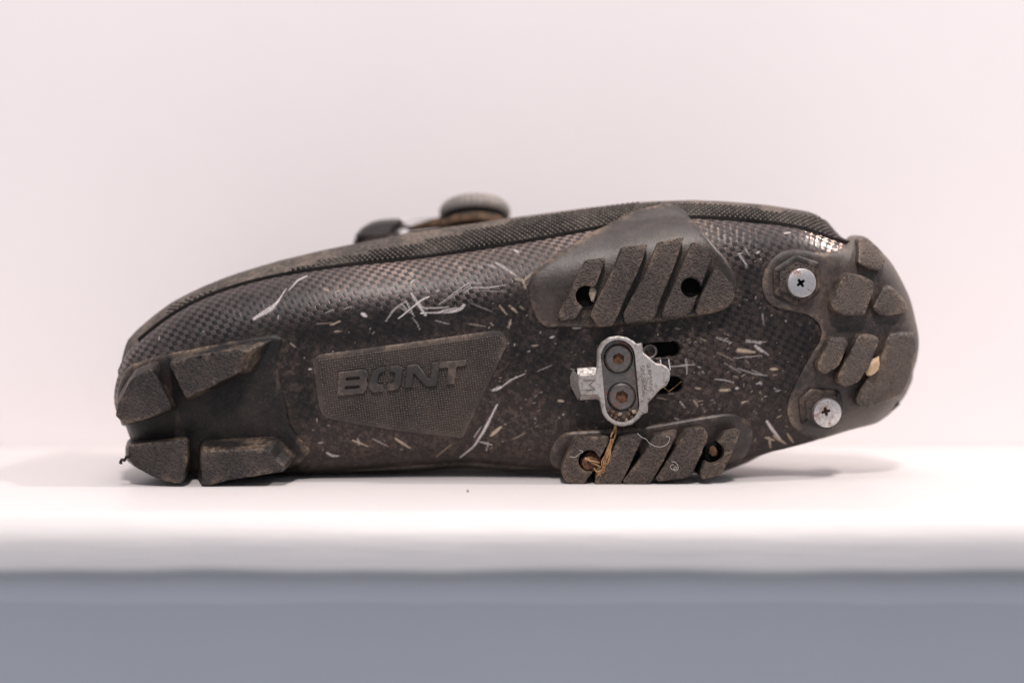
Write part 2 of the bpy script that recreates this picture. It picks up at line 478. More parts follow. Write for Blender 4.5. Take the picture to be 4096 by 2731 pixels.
def mat_rubber(name, col=(.030, .026, .024), dust=.55, stipple=False, rough=.62, pit=1150.0, grain=.6, spec=.45):
    t = NT(name)
    n1 = t.noise(70, 6, .65); n2 = t.noise(500, 5, .7); n3 = t.noise(1700, 3, .7)
    e = t.attr('edge')
    d = t.math('ADD', t.math('MULTIPLY', t.ramp(n1, .40, .60), .45), t.math('MULTIPLY', t.ramp(n2, .45, .60), .5 * grain))
    d = t.math('MULTIPLY', d, dust, clamp=True)
    c = t.mix(d, col, DUST)
    em = t.math('MULTIPLY', e, t.math('MULTIPLY', t.ramp(n1, .42, .58), t.ramp(n2, .42, .58, .2, 1.0)), clamp=True)
    c = t.mix(t.math('MULTIPLY', em, .55), c, TAN)
    c = t.mix(t.math('MULTIPLY', t.attr('mud'), t.ramp(n2, .3, .6, .55, 1.0)), c, t.mix(t.ramp(n3, .45, .62), (.018, .012, .007), (.085, .058, .034)))
    c = t.mix(t.attr('tip'), c, (.165, .140, .120))
    c = t.mix(t.ramp(n3, .575, .66, 0, .32 * grain), c, TAN)
    c = t.mix(t.ramp(n3, .47, .38, 0, .5 * grain), c, (.008, .007, .007))
    h = t.math('ADD', n2, t.math('MULTIPLY', n3, .5))
    nb = t.bump(h, .30, .0003)
    if stipple:
        vw = t.new('ShaderNodeVectorMath', operation='ADD')
        nz = t.new('ShaderNodeTexNoise'); nz.inputs['Scale'].default_value = 900; t.set(nz.inputs['Vector'], t.co())
        sc = t.new('ShaderNodeVectorMath', operation='SCALE'); t.set(sc.inputs[0], nz.outputs['Color']); sc.inputs['Scale'].default_value = .0007
        t.set(vw.inputs[0], t.co()); t.set(vw.inputs[1], sc.outputs[0])
        vd = t.voronoi(pit, 'SMOOTH_F1', vw.outputs[0], .35)
        pits = t.ramp(vd, .18, .55)
        c = t.mix(t.math('MULTIPLY', t.math('SUBTRACT', 1.0, pits), .22), c, (.012, .010, .009))
        nb = t.bump(pits, .85, .0005, nb)
    t.put(Base_Color=c, Roughness=rough, Normal=nb, Specular_IOR_Level=spec)
    return t.m
def mat_metal(name, col, rough, dirt=.4, rust=0.0, metallic=1.0):
    t = NT(name)
    n1 = t.noise(160, 6, .65); n2 = t.noise(900, 4, .7)
    st = t.new('ShaderNodeMapping'); t.set(st.inputs[0], t.co()); st.inputs['Rotation'].default_value = (0, .5, 0); st.inputs['Scale'].default_value = (1, 1, 9)
    n3 = t.noise(500, 4, .7, st.outputs[0])
    d = t.math('MULTIPLY', t.math('ADD', t.ramp(n1, .45, .62), t.ramp(n2, .49, .60)), dirt, clamp=True)
    c = t.mix(d, col, (.10, .075, .06))
    c = t.mix(t.ramp(n3, .5, .75, 0, .25), c, (.8, .76, .72))
    r_ = t.math('MULTIPLY', t.ramp(t.noise(260, 5, .7), .55, .66), rust)
    c = t.mix(r_, c, (.20, .065, .03))
    mt = t.math('SUBTRACT', metallic, t.math('MULTIPLY', t.math('MAXIMUM', d, r_), .8 * metallic))
    t.put(Base_Color=c, Metallic=mt, Roughness=t.mix(t.math('MAXIMUM', d, r_), rough, .75, 'FLOAT'),
          Normal=t.bump(t.math('ADD', n2, n3), .30, .0002))
    return t.m
def mat_plain(name, col, rough=.6, var=.3, scale=200, bump=.3, col2=None, spec=.4):
    t = NT(name)
    n = t.noise(scale, 5, .65); n2 = t.noise(scale * 6, 4, .7)
    c2 = col2 or tuple(x * (1 - var) for x in col)
    c = t.mix(t.ramp(n, .35, .68), col, c2)
    t.put(Base_Color=c, Roughness=rough, Normal=t.bump(n2, bump, .0003), Specular_IOR_Level=spec)
    return t.m
def mat_fabric(name, col, dust):
    t = NT(name)
    n1 = t.noise(60, 6, .65); n2 = t.noise(700, 5, .7); n3 = t.noise(2500, 2, .6)
    d = t.math('MULTIPLY', t.math('ADD', t.ramp(n1, .40, .62), t.ramp(n2, .46, .60)), .5 * dust, clamp=True)
    c = t.mix(d, col, (.20, .155, .125))
    t.put(Base_Color=c, Roughness=.8, Normal=t.bump(t.math('ADD', n2, n3), .6, .0004), Specular_IOR_Level=.3)
    return t.m
def mat_paint(name, col, rough, strokes, dirt=.03):
    t = NT(name)
    mp = t.new('ShaderNodeMapping'); t.set(mp.inputs[0], t.co()); mp.inputs['Scale'].default_value = (1, 14, 14)
    br = t.noise(34, 6, .6, mp.outputs[0]); lg = t.noise(9, 4, .6); fn = t.noise(240, 4, .6)
    sp_ = t.ramp(t.noise(75, 3, .5), .74, .80)
    c = t.mix(t.ramp(lg, .3, .7), col, tuple(x * (1 - dirt) for x in col))
    c = t.mix(t.math('MULTIPLY', sp_, .14), c, (.62, .48, .36))
    c = t.mix(t.ramp(br, .5, .8, 0, .05), c, tuple(x * .8 for x in col))
    b = t.bump(t.math('ADD', t.math('MULTIPLY', br, strokes), t.math('MULTIPLY', fn, .25)), .30, .0012)
    t.put(Base_Color=c, Roughness=rough, Normal=b, Specular_IOR_Level=.4)
    return t.m

M = dict(
    carbon=mat_carbon(),
    rubber=mat_rubber('rubber_smooth', col=(.0085,.0076,.0078), dust=.26, rough=.48, grain=.35, spec=.3),
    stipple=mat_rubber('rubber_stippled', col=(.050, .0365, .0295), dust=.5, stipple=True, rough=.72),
    heel=mat_rubber('rubber_heel', col=(.022,.0172,.0152), dust=.40, stipple=True, rough=.66, grain=.5),
    pad=mat_rubber('rubber_pad', col=(.026, .0205, .018), dust=.62, rough=.40, grain=.4),
    toe=mat_rubber('rubber_toe', col=(.026, .0215, .019), dust=.8, rough=.52, grain=.6),
    toe_face=mat_rubber('rubber_toe_worn', col=(.086, .067, .055), dust=.8, rough=.75, stipple=True, pit=1700),
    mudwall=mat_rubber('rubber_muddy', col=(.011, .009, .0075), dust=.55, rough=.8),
    panel=mat_rubber('rubber_panel', col=(.031, .0235, .0195), dust=.7, rough=.55, grain=.3),
    letter=mat_rubber('rubber_letter', col=(.030, .027, .025), dust=.5, rough=.42, grain=.25),
    alu=mat_metal('cleat_steel', (.54, .50, .465), .52, .42, .06),
    steel=mat_metal('dark_steel', (.17, .155, .145), .40, .5, .6),
    zinc=mat_metal('zinc', (.66, .63, .61), .36, .30, .8),
    hole=mat_plain('hole', (.006, .005, .005), .8, .3, spec=.1),
    gap=mat_plain('seam', (.010, .009, .008), .9, .3, spec=.1),
    fabric=mat_fabric('upper_fabric', (.050, .043, .038), .9),
    stud=mat_rubber('upper_studs', (.009, .008, .0075), .45, rough=.75),
    lining=mat_plain('lining', (.03, .028, .028), .9),
    dial=mat_plain('dial_plastic', (.20, .178, .16), .5, .4, 150, .3, (.27, .23, .20)),
    mud=mat_plain('mud', (.045, .030, .020), .85, .3, 260, .7, (.17, .095, .05)),
    guide=mat_plain('guide', (.085, .073, .070), .5, .3, 220, .4),
    wire=mat_metal('wire', (.6, .6, .58), .3, .1),
    mark=mat_plain('white_mark', (.62, .62, .64), .6, .25, 900, .2),
    engrave=mat_plain('engraving', (.20, .165, .14), .7, .4, 900, .3, spec=.3),
    glint=mat_plain('engraving_glint', (.55, .51, .47), .5, .3, 900, .3),
    straw=mat_plain('straw', (.42, .25, .12), .8, .4, 700, .5, (.24, .12, .05)),
    soil=mat_plain('soil', (.085, .042, .024), .95, .4, 900, .9, (.20, .10, .055)),
    stone=mat_plain('stone', (.58, .42, .27), .8, .3, 380, .6, (.44, .29, .17)),
    flake=mat_plain('flake', (.42, .36, .30), .6, .3, 500, .5, (.28, .20, .13)),
    lint=mat_plain('lint', (.50, .46, .43), .8, .1),
    grit=mat_plain('grit', (.05, .045, .042), .8, .5, 800, .6, (.12, .07, .05)),
    wall=mat_paint('wall_paint', (.86, .80, .79), .75, .15, .02),
    shelf=mat_paint('shelf_paint', (.665, .63, .615), .42, 1.0),
    front=mat_paint('panel_paint', (.82, .805, .81), .5, .3),
)

# ------------------------------------------------------------------ the setting
def structure(name, V, faces, mat, parent=None, ang=30):
    me = mesh_np(name, V, faces); o = link(name, me, mat, parent, ang)
    if parent is None: o['kind'] = 'structure'
    return o
WALL_Y, FRONT_Y = 0.130, -0.0735
structure('wall', [(-1.6, WALL_Y, -.02), (1.6, WALL_Y, -.02), (1.6, WALL_Y, 1.6), (-1.6, WALL_Y, 1.6),
                   (-1.6, WALL_Y + .05, -.02), (1.6, WALL_Y + .05, -.02), (1.6, WALL_Y + .05, 1.6), (-1.6, WALL_Y + .05, 1.6)],
          [[0, 1, 2, 3], [5, 4, 7, 6], [4, 0, 3, 7], [1, 5, 6, 2], [3, 2, 6, 7], [4, 5, 1, 0]], M['wall'])
def extrude_x(name, prof, mat, parent=None, n=420, wob=.00025, half=1.5):
    """profile (Y, z) swept along x, hand-painted: slightly wavy"""
    xs = np.linspace(-half, half, n); k = len(prof); P = np.array(prof)
    ph = rng.random(6) * 6.28
    V = []
    for x in xs:
        w = wob * (math.sin(x * 41 + ph[0]) + .7 * math.sin(x * 97 + ph[1]) + .5 * math.sin(x * 213 + ph[2]))
        w2 = wob * (math.sin(x * 53 + ph[3]) + .7 * math.sin(x * 131 + ph[4]))
        for (Y, z) in P: V.append((x, Y + (w if Y < .05 and z < -.002 else 0), z + (w2 * min(1, -z / .012) if z < 0 else 0)))
    faces = [[i*k + j, i*k + (j+1) % k, (i+1)*k + (j+1) % k, (i+1)*k + j] for i in range(n - 1) for j in range(k)]
    faces += [list(range(k)), list(range((n - 1) * k, n * k))[::-1]]
    me = mesh_np(name, V, faces); bm = bmesh.new(); bm.from_mesh(me); bmesh.ops.recalc_face_normals(bm, faces=bm.faces); bm.to_mesh(me); bm.free()
    o = link(name, me, mat, parent, 35)
    if parent is None: o['kind'] = 'structure'
    return o
def arc(cy, cz, r, a0, a1, n=8):
    return [(cy + r * math.cos(math.radians(a)), cz + r * math.sin(math.radians(a))) for a in np.linspace(a0, a1, n)]
R1, TH = .0105, .0190
prof = [(WALL_Y - .0005, 0.0), (.06, 0.0), (FRONT_Y + R1 + .003, 0.0)] + arc(FRONT_Y + R1, -R1 - .0004, R1, 88, 180, 10) \
     + arc(FRONT_Y + .0025, -TH + .0025, .0025, 180, 270, 6) + [(WALL_Y - .0005, -TH)]
shelf = extrude_x('shelf', prof, M['shelf'])
mf = FRONT_Y + .0095
extrude_x('moulding', [(WALL_Y - .002, -TH - .0005), (mf + .0035, -TH - .0005), (mf + .0012, -TH - .003), (mf, -TH - .006), (mf, -TH - .0095), (mf + .0006, -TH - .0105), (WALL_Y - .002, -TH - .0105)], M['front'], shelf)
structure('wall_panel', [(-1.5, mf + .0355, -1.0), (1.5, mf + .0355, -1.0), (1.5, mf + .0355, -TH - .0108), (-1.5, mf + .0355, -TH - .0108),
                         (-1.5, WALL_Y - .003, -1.0), (1.5, WALL_Y - .003, -1.0), (1.5, WALL_Y - .003, -TH - .0108), (-1.5, WALL_Y - .003, -TH - .0108)],
          [[0, 1, 2, 3], [5, 4, 7, 6], [4, 0, 3, 7], [1, 5, 6, 2], [3, 2, 6, 7], [4, 5, 1, 0]], M['front'])

# ------------------------------------------------------------------ the shoe
shoe = bpy.data.objects.new('cycling_shoe', None); C.objects.link(shoe); shoe.location = ROOT_LOC; shoe.empty_display_size = .05
tag(shoe, 'worn black cycling shoe lying on its side with dirty carbon sole and metal cleat', 'shoe')

# pad outlines in photo pixels -------------------------------------------------
PANEL = Z(1200, 1250, .4146, [(190,405),(150,425),(128,465),(128,510),(180,890),(222,1012),(600,1085),(1000,1150),(1500,1202),(1555,1212),(1580,1190),(1990,325),(1997,260),(1955,192),(1890,170),(1000,298)])
HEEL = [(484,1500),(520,1462),(624,1427),(859,1381),(1012,1350),(1099,1338),(1127,1355),(1104,1435),(1119,1527),(1140,1624),(1155,1700),(1237,1802),(1226,1817),(1186,1858),
        (1100,1885),(900,1892),(700,1888),(580,1845),(530,1790),(515,1745),(490,1690),(470,1640),(465,1580)]
LOBE = Z(2050, 780, .4252, [(150,900),(170,780),(240,680),(400,570),(600,450),(800,330),(950,240),(1150,150),(1350,105),(1480,90),(1570,110),(1640,160),(1690,235),(1790,340),(1900,480),(2020,620),(2090,740),(2110,850),(2090,970),(2040,1040),(1950,1090),(1700,1140),(1410,1185),(1050,1222),(800,1243),(500,1233),(330,1245),(260,1200),(190,1080)])
LOW = Z(2150, 1250, .4782, [(100,1180),(170,1060),(240,1005),(500,990),(900,960),(1300,890),(1550,850),(1660,850),(1750,900),(1800,980),(1800,1080),(1750,1190),(1690,1255),(1600,1300),(1400,1330),(800,1335),(300,1330),(130,1300)])
TOE = Z(2950, 880, .587, [(800,110),(740,180),(660,215),(560,225),(470,205),(380,197),(300,215),(220,280),(175,380),(170,480),(210,560),(280,600),(380,620),(480,640),(550,690),(580,760),(570,830),(520,900),(460,1000),(400,1120),(350,1230),(340,1320),(370,1400),(450,1455),(560,1497),
        (760,1434),(850,1411),(950,1386),(1048,1318),(1147,1198),(1198,1088),(1232,920),(1240,820),(1222,700),(1178,530),(1118,402),(1048,284),(958,184),(880,116),(835,104)])
SLOTS = [((2560,1408),(2689,1395),29), ((2560,1545),(2700,1538),31)]

# sole shell ---------------------------------------------------------------------
NI, NJ = 960, 330
def build_shell():
    th = np.linspace(0, math.pi, NI)
    X = (XH + XT) / 2 - np.cos(th) * (XT - XH) / 2
    X[0] += 1e-6; X[-1] -= 1e-6
    zt, zb = ztop(X), zbot(X)
    s = np.linspace(-1, 1, NJ); s = .5 * (s + np.sin(s * math.pi / 2) )       # denser at the edges
    s = (s + 1) / 2
    XX = np.repeat(X[:, None], NJ, 1); ZZ = zb[:, None] + (zt - zb)[:, None] * s[None, :]
    YY = S(XX, ZZ)
    tb = smooth(.118, .135, XX); zm = ((zt + zb) / 2)[:, None]
    ZZ = zm + (ZZ - zm) * (1 - .06 * tb); XX = XX - .0035 * tb * smooth(.120, .146, XX)
    YY = np.maximum(YY, S(XX, ZZ) + 0 * YY) * tb + YY * (1 - tb)
    px, py = proj(XX, YY, ZZ)
    x, z = XX.ravel(), ZZ.ravel(); fx, fy = px.ravel(), py.ravel()
    n = x.size
    # weave coordinates: arc length across, along the slanted axis of the shoe
    dv = np.hypot(np.diff(ZZ, axis=1), np.diff(YY, axis=1)); vv = np.c_[np.zeros(NI), np.cumsum(dv, 1)]
    vv = vv - vv[:, NJ // 2][:, None] + (ZZ[:, NJ // 2])[:, None]
    a = math.radians(8); ca, sa = math.cos(a), math.sin(a)
    u = (XX * ca + vv * sa) / .00185; v = (-XX * sa + vv * ca) / .00175
    wv = np.c_[u.ravel() + .31 * v.ravel(), v.ravel(), np.full(n, .5)]
    # slots through the sole
    slot = np.zeros(n)
    for (a0, a1, r) in SLOTS:
        d, _ = seg_dist(fx, fy, np.array([a0, a1], float), closed=False)
        slot = np.maximum(slot, 1 - smooth(r - 2.5, r + 1.5, d))
    Y = YY.ravel() + slot * .0065
    # recess of the name panel
    Pp = np.array(PANEL); dp, _ = seg_dist(fx, fy, Pp); ip = inside(fx, fy, Pp)
    sd = np.where(ip, -dp, dp)
    Y = Y + .0005 * (1 - smooth(-16, -6, sd))
    # groove for the seam under the pads
    dust = np.zeros(n); near = {}
    for P_, w, amt in ((LOBE, 26, .55), (LOW, 22, .5), (TOE, 24, .5), (HEEL, 22, .45), (PANEL, 26, .5)):
        Q, _ = round_poly(P_, 30, 4); lo, hi = Q.min(0) - 70, Q.max(0) + 70
        ii = np.nonzero((fx > lo[0]) & (fx < hi[0]) & (fy > lo[1]) & (fy < hi[1]))[0]
        d, _ = seg_dist(fx[ii], fy[ii], Q)
        dust[ii] = np.maximum(dust[ii], amt * np.exp(-(d / w) ** 2))
    # scuffed dusty areas: centres in photo pixels
    for (cx, cy, rx, ry, am) in ((2060,1130,90,90,.5),(2900,1400,190,110,.55),(3050,1480,120,140,.4),(1330,1390,150,40,.35),(1900,1300,170,40,.4),
                                 (1850,1030,330,20,.45),(2330,1330,120,40,.45),(2280,1430,60,60,.4),(1330,1290,150,60,.25),(3130,1700,120,60,.4),
                                 (1500,1780,560,100,.95),(2500,1760,900,70,.7),(2050,1800,300,110,.85),(2050,1650,260,170,.65),(1160,1500,60,160,.3),(2150,1350,120,70,.35),(2850,1600,330,110,.6),(1800,1880,420,22,.3)):
        dust = np.maximum(dust, am * np.exp(-((fx - cx) / rx) ** 2 - ((fy - cy) / ry) ** 2))
    dust = np.clip(dust, 0, 1)
    scr = np.zeros(n); tan = np.zeros(n)
    def stroke(dst, pts, w0, w1=None, am=.9, streak=0, jit=0):
        w1 = w0 if w1 is None else w1
        P = np.asarray(pts, float)
        if len(P) > 2: P = np.stack([np.interp(np.linspace(0, 1, 24), np.linspace(0, 1, len(P)), P[:, 0]), np.interp(np.linspace(0, 1, 24), np.linspace(0, 1, len(P)), P[:, 1])], 1)
        if len(P) > 3:
            for _ in range(3): P[1:-1] = .25 * P[:-2] + .5 * P[1:-1] + .25 * P[2:]
        lo = P.min(0) - 60; hi = P.max(0) + 60
        idx = np.nonzero((fx > lo[0]) & (fx < hi[0]) & (fy > lo[1]) & (fy < hi[1]))[0]
        if idx.size == 0: return
        d, k = seg_dist(fx[idx], fy[idx], P, closed=False)
        tt = k / max(1, len(P) - 2) if len(P) > 2 else ((fx[idx]-P[0,0])*(P[1,0]-P[0,0])+(fy[idx]-P[0,1])*(P[1,1]-P[0,1]))/((P[1]-P[0])@(P[1]-P[0])+1e-9)
        tt = np.clip(tt, 0, 1)
        w = (w0 + (w1 - w0) * tt) * .5
        w = np.maximum(w, 2.0) * (.55 + .45 * np.sin(np.pi * np.clip(tt, .06, .94)))
        f = am * (1 - smooth(w * .55, w * 1.15 + 1.2, d))
        if streak:
            f *= .45 + .55 * (np.sin(d * 1.4 + tt * 9) > -.35)
        dst[idx] = np.maximum(dst[idx], f)
    s1 = lambda p: Z(1300, 1000, .3827, p); s2 = lambda p: Z(400, 900, .4252, p); s3 = lambda p: Z(1200, 1250, .4146, p); s4 = lambda p: Z(2150, 1250, .4782, p); s5 = lambda p: Z(2950, 880, .587, p)
    stroke(scr, s1([(900,450),(960,545),(1050,680)]), 9, 13, .95, 1); stroke(scr, s1([(960,530),(1010,590),(1070,620)]), 10, 5, .6)
    stroke(scr, s1([(1085,488),(1010,520),(930,585),(770,715)]), 8, 6, .95)
    stroke(scr, s1([(840,540),(720,620),(640,740)]), 8, 10, .5, 1); stroke(scr, s1([(810,570),(870,640)]), 6, 4, .6); stroke(scr, s1([(845,530),(930,690)]), 6, 4, .7)
    stroke(scr, s1([(800,560),(690,650)]), 8, 5, .45); stroke(scr, s1([(770,590),(850,640),(910,660)]), 6, 4, .4)
    stroke(scr, s1([(1000,660),(1220,650),(1350,640),(1425,610),(1450,575)]), 6, 19, 1.0, 1); stroke(scr, s1([(1050,605),(1180,605),(1300,595)]), 6, 4, .7); stroke(scr, s1([(1220,632),(1380,605)]), 6, 8, .6)
    stroke(scr, s1([(1190,570),(1350,450),(1500,340),(1640,345)]), 5, 4, .55); stroke(scr, s1([(1230,560),(1400,440),(1520,370)]), 4, 3, .35)
    stroke(scr, s1([(1450,450),(1530,390),(1700,395),(1890,365)]), 4, 5, .6); stroke(scr, s1([(1560,420),(1700,430),(1890,435)]), 4, 4, .3)
    stroke(scr, s1([(390,665),(430,690)]), 17, 14, 1); stroke(scr, s1([(1590,150),(1640,190)]), 5, 4, .5); stroke(scr, s1([(1700,150),(1780,190)]), 6, 4, .5); stroke(scr, s1([(1740,150),(1790,185)]), 4, 4, .45)
    stroke(scr, s1([(1790,135),(1900,200),(2030,290)]), 12, 7, .7, 1); stroke(tan, s1([(1990,300),(2070,320),(2095,400)]), 11, 10, .6); stroke(tan, s1([(2070,330),(2160,240)]), 12, 7, .5)
    stroke(tan, s1([(1820,575),(1900,675)]), 6, 5, .7); stroke(tan, s1([(1925,580),(2010,655)]), 9, 8, .75, 1); stroke(tan, s1([(2040,590),(2080,620)]), 9, 6, .4)
    stroke(tan, s1([(1940,730),(1930,790)]), 9, 9, .6); stroke(scr, s1([(900,240),(915,280)]), 5, 4, .7); stroke(scr, s1([(890,350),(925,315)]), 6, 5, .8); stroke(scr, s1([(910,705),(960,760),(990,830)]), 3, 3, .4)
    stroke(scr, s1([(1530,560),(1740,640)]), 3, 3, .3); stroke(scr, s1([(1150,735),(1300,775)]), 3, 3, .4); stroke(scr, s1([(1040,380),(1075,435)]), 3, 3, .5); stroke(scr, s1([(1170,435),(1185,420)]), 5, 4, .8)
    stroke(scr, s1([(1980,0),(2030,30)]), 12, 6, .7); stroke(scr, s1([(1350,150),(1380,125)]), 5, 4, .6); stroke(scr, s1([(1400,180),(1425,195)]), 8, 5, .6)
    stroke(tan, s1([(60,780),(110,770)]), 9, 6, .55); stroke(tan, s1([(130,750),(150,740)]), 5, 5, .6); stroke(tan, s1([(100,855),(170,850)]), 8, 5, .4); stroke(scr, s1([(200,615),(270,590)]), 4, 3, .45); stroke(scr, s1([(0,660),(95,620)]), 3, 3, .4)
    stroke(tan, s1([(1500,770),(1680,800)]), 6, 4, .4); stroke(tan, s1([(1730,760),(1755,785)]), 5, 4, .6); stroke(tan, s1([(2170,1000),(2220,995)]), 7, 6, .5)
    stroke(scr, s2([(1450,880),(1560,810),(1660,740),(1750,600)]), 22, 5, 1, 1); stroke(scr, s2([(1780,610),(1860,520),(1945,480)]), 4, 8, .8); stroke(scr, s2([(1500,860),(1640,780)]), 12, 14, .7, 1)
    stroke(tan, s2([(2110,600),(2150,620)]), 14, 8, .6); stroke(tan, s2([(2220,625),(2255,615)]), 9, 7, .6); stroke(tan, s2([(2180,935),(2260,905)]), 7, 6, .6); stroke(tan, s2([(2210,1000),(2250,995)]), 7, 6, .5); stroke(tan, s2([(1790,1110),(1840,1150)]), 7, 6, .5)
    stroke(scr, s2([(1678,850),(1680,885)]), 4, 3, .6); stroke(scr, s2([(560,1050),(555,1080)]), 5, 4, .6); stroke(tan, s2([(2040,930),(2180,920)]), 5, 4, .35)
    stroke(scr, s3([(1545,1395),(1680,1290),(1780,1130),(1900,890)]), 7, 9, 1, 0); stroke(scr, s3([(1760,1170),(1860,970)]), 16, 8, .9, 1); stroke(scr, s3([(1860,750),(1950,715)]), 14, 12, .9, 1); stroke(scr, s3([(1950,715),(2030,650),(2171,590)]), 7, 4, .7)
    stroke(scr, s3([(1680,1200),(1745,1105)]), 5, 5, .5); stroke(tan, s3([(1845,1185),(1935,1105)]), 14, 14, .9); stroke(scr, s3([(1740,1245),(1850,1275)]), 8, 7, .6); stroke(scr, s3([(1815,1250),(1800,1330)]), 5, 4, .6)
    stroke(tan, s3([(1315,1390),(1460,1270)]), 4, 4, .55); stroke(tan, s3([(920,1215),(1060,1305)]), 10, 8, .95); stroke(scr, s3([(700,1215),(850,1290)]), 6, 4, .4); stroke(tan, s3([(505,1230),(660,1290)]), 7, 6, .75); stroke(scr, s3([(560,1210),(566,1280)]), 5, 4, .8)
    stroke(scr, s3([(262,1352),(310,1380),(370,1382)]), 11, 8, .9); stroke(scr, s3([(180,1255),(215,1255)]), 5, 5, .5); stroke(tan, s3([(2060,1220),(2171,1160)]), 4, 4, .4); stroke(tan, s3([(165,1020),(168,1060)]), 5, 4, .6); stroke(scr, s3([(85,545),(105,545)]), 9, 9, .7)
    stroke(scr, s4([(1110,452),(1310,435)]), 5, 4, .55); stroke(scr, s4([(1243,385),(1250,510)]), 6, 6, .5); stroke(tan, s4([(1680,310),(1800,330)]), 18, 12, .8); stroke(scr, s4([(1500,210),(1620,250)]), 12, 7, .45, 1); stroke(scr, s4([(1750,230),(1870,260)]), 9, 9, .6, 1)
    stroke(scr, s4([(1820,280),(1882,330)]), 10, 7, .7); stroke(scr, s4([(1480,560),(1560,562),(1640,585)]), 4, 4, .6); stroke(tan, s4([(1530,650),(1610,645)]), 13, 10, .75); stroke(tan, s4([(1320,630),(1360,635)]), 9, 7, .6); stroke(scr, s4([(1660,632),(1680,632)]), 10, 9, .8)
    stroke(scr, s4([(1190,740),(1235,795)]), 5, 4, .6); stroke(tan, s4([(1310,735),(1340,780)]), 8, 6, .6); stroke(scr, s4([(300,130),(370,125)]), 10, 7, .8); stroke(scr, s4([(110,210),(135,200)]), 10, 9, .7); stroke(tan, s4([(178,735),(215,742)]), 13, 8, .8); stroke(tan, s4([(1000,710),(1075,725)]), 5, 4, .7)
    stroke(scr, s4([(1560,420),(1700,500)]), 4, 3, .4); stroke(scr, s4([(1640,380),(1882,360)]), 3, 3, .45); stroke(scr, s4([(0,490),(120,440)]), 3, 3, .3); stroke(scr, s4([(1790,480),(1882,520)]), 4, 4, .4); stroke(tan, s4([(1700,750),(1760,740)]), 7, 5, .5)
    stroke(scr, s4([(1860,580),(1875,600)]), 9, 8, .6); stroke(scr, s4([(210,860),(222,845)]), 5, 5, .7); stroke(tan, s4([(1500,330),(1640,400)]), 4, 4, .45)
    stroke(scr, s5([(200,1370),(240,1430),(290,1490)]), 13, 10, .95); stroke(tan, s5([(215,1480),(225,1550)]), 10, 7, .8); stroke(tan, s5([(250,1470),(330,1525)]), 16, 8, .75); stroke(tan, s5([(340,1455),(380,1515)]), 9, 7, .7); stroke(tan, s5([(190,1480),(250,1500)]), 9, 9, .8)
    stroke(scr, s5([(50,190),(80,240)]), 7, 4, .5); stroke(scr, s5([(5,225),(60,305)]), 7, 7, .7); stroke(scr, s5([(0,235),(35,225)]), 7, 6, .5); stroke(scr, s5([(132,225),(148,215)]), 10, 9, .8); stroke(scr, s5([(60,300),(60,330)]), 6, 5, .4)
    stroke(scr, s5([(170,640),(180,720)]), 10, 4, .3); stroke(scr, s5([(120,850),(210,920)]), 7, 6, .6); stroke(scr, s5([(60,830),(200,830)]), 12, 5, .45, 1); stroke(tan, s5([(0,890),(120,900)]), 18, 10, .7); stroke(tan, s5([(230,1015),(270,1015)]), 14, 9, .8); stroke(scr, s5([(0,1010),(120,1050),(200,1060)]), 4, 3, .5)
    stroke(scr, s5([(320,90),(360,85)]), 9, 7, .7); stroke(scr, s5([(130,1115),(160,1110)]), 7, 5, .6); stroke(scr, s5([(260,1165),(290,1160)]), 6, 5, .5); stroke(tan, s5([(270,1345),(300,1330)]), 6, 5, .5); stroke(scr, s5([(30,1250),(50,1235)]), 6, 5, .5)
    # small nicks everywhere
    for k in range(430):
        cx, cy = rng.uniform(520, 3300), rng.uniform(980, 1860)
        if rng.random() < .7: cx = rng.uniform(1950, 3250); cy = rng.uniform(1000, 1800)
        an = rng.uniform(0, math.pi); L = rng.exponential(6) + 1
        stroke(scr if rng.random() < .55 else tan, [(cx, cy), (cx + L * math.cos(an), cy + L * math.sin(an) * .6)], rng.uniform(2, 4.2), 2.5, rng.uniform(.15, .6))
    dt, _ = seg_dist(x, z, top_d, closed=False)
    film = smooth(.0115, .0205, dt + .0015 * np.sin(x * 90))
    film *= 1 - .10 * smooth(.045, .075, x) * smooth(.025, .045, z)
    V = np.c_[x, Y, z] - np.array(ROOT_LOC)
    # rim: three more rows on each side that turn back under the upper
    idx = np.arange(n).reshape(NI, NJ)
    rows = [V]; A = {'slot': slot, 'scratch': scr, 'tan': tan, 'dust': dust, 'film': film}
    def rim(col, sgn):
        r0 = V[idx[:, col]]
        q1 = r0 + np.array([0, .0022, sgn * -.0001]); q2 = r0 + np.array([0, .003, sgn * -.0022])
        return [q1, q2]
    extra = rim(NJ - 1, 1) + rim(0, -1)
    me = bpy.data.meshes.new('sole_shell')
    VV = np.vstack([V] + extra); nv = len(VV)
    q = np.stack([idx[:-1, :-1], idx[1:, :-1], idx[1:, 1:], idx[:-1, 1:]], -1).reshape(-1, 4)
    def strip(a, b): return np.stack([a[:-1], a[1:], b[1:], b[:-1]], -1)
    e = [n + k * NI + np.arange(NI) for k in range(4)]
    q = np.vstack([q, strip(idx[:, -1], e[0]), strip(e[0], e[1]), strip(e[2], idx[:, 0]), strip(e[3], e[2])])
    me.vertices.add(nv); me.vertices.foreach_set('co', VV.ravel().astype(np.float32))
    me.loops.add(q.size); me.loops.foreach_set('vertex_index', q.ravel().astype(np.int32))
    me.polygons.add(len(q)); me.polygons.foreach_set('loop_start', np.arange(0, q.size, 4, dtype=np.int32))
    me.update(calc_edges=True)
    pad4 = lambda a: np.r_[a, np.repeat(a[idx[:, -1]][None], 2, 0).ravel(), np.repeat(a[idx[:, 0]][None], 2, 0).ravel()].astype(np.float32)
    for k_, a_ in A.items():
        at = me.attributes.new(k_, 'FLOAT', 'POINT'); at.data.foreach_set('value', pad4(a_))
    w3 = np.stack([pad4(wv[:, k]) for k in range(3)], 1)
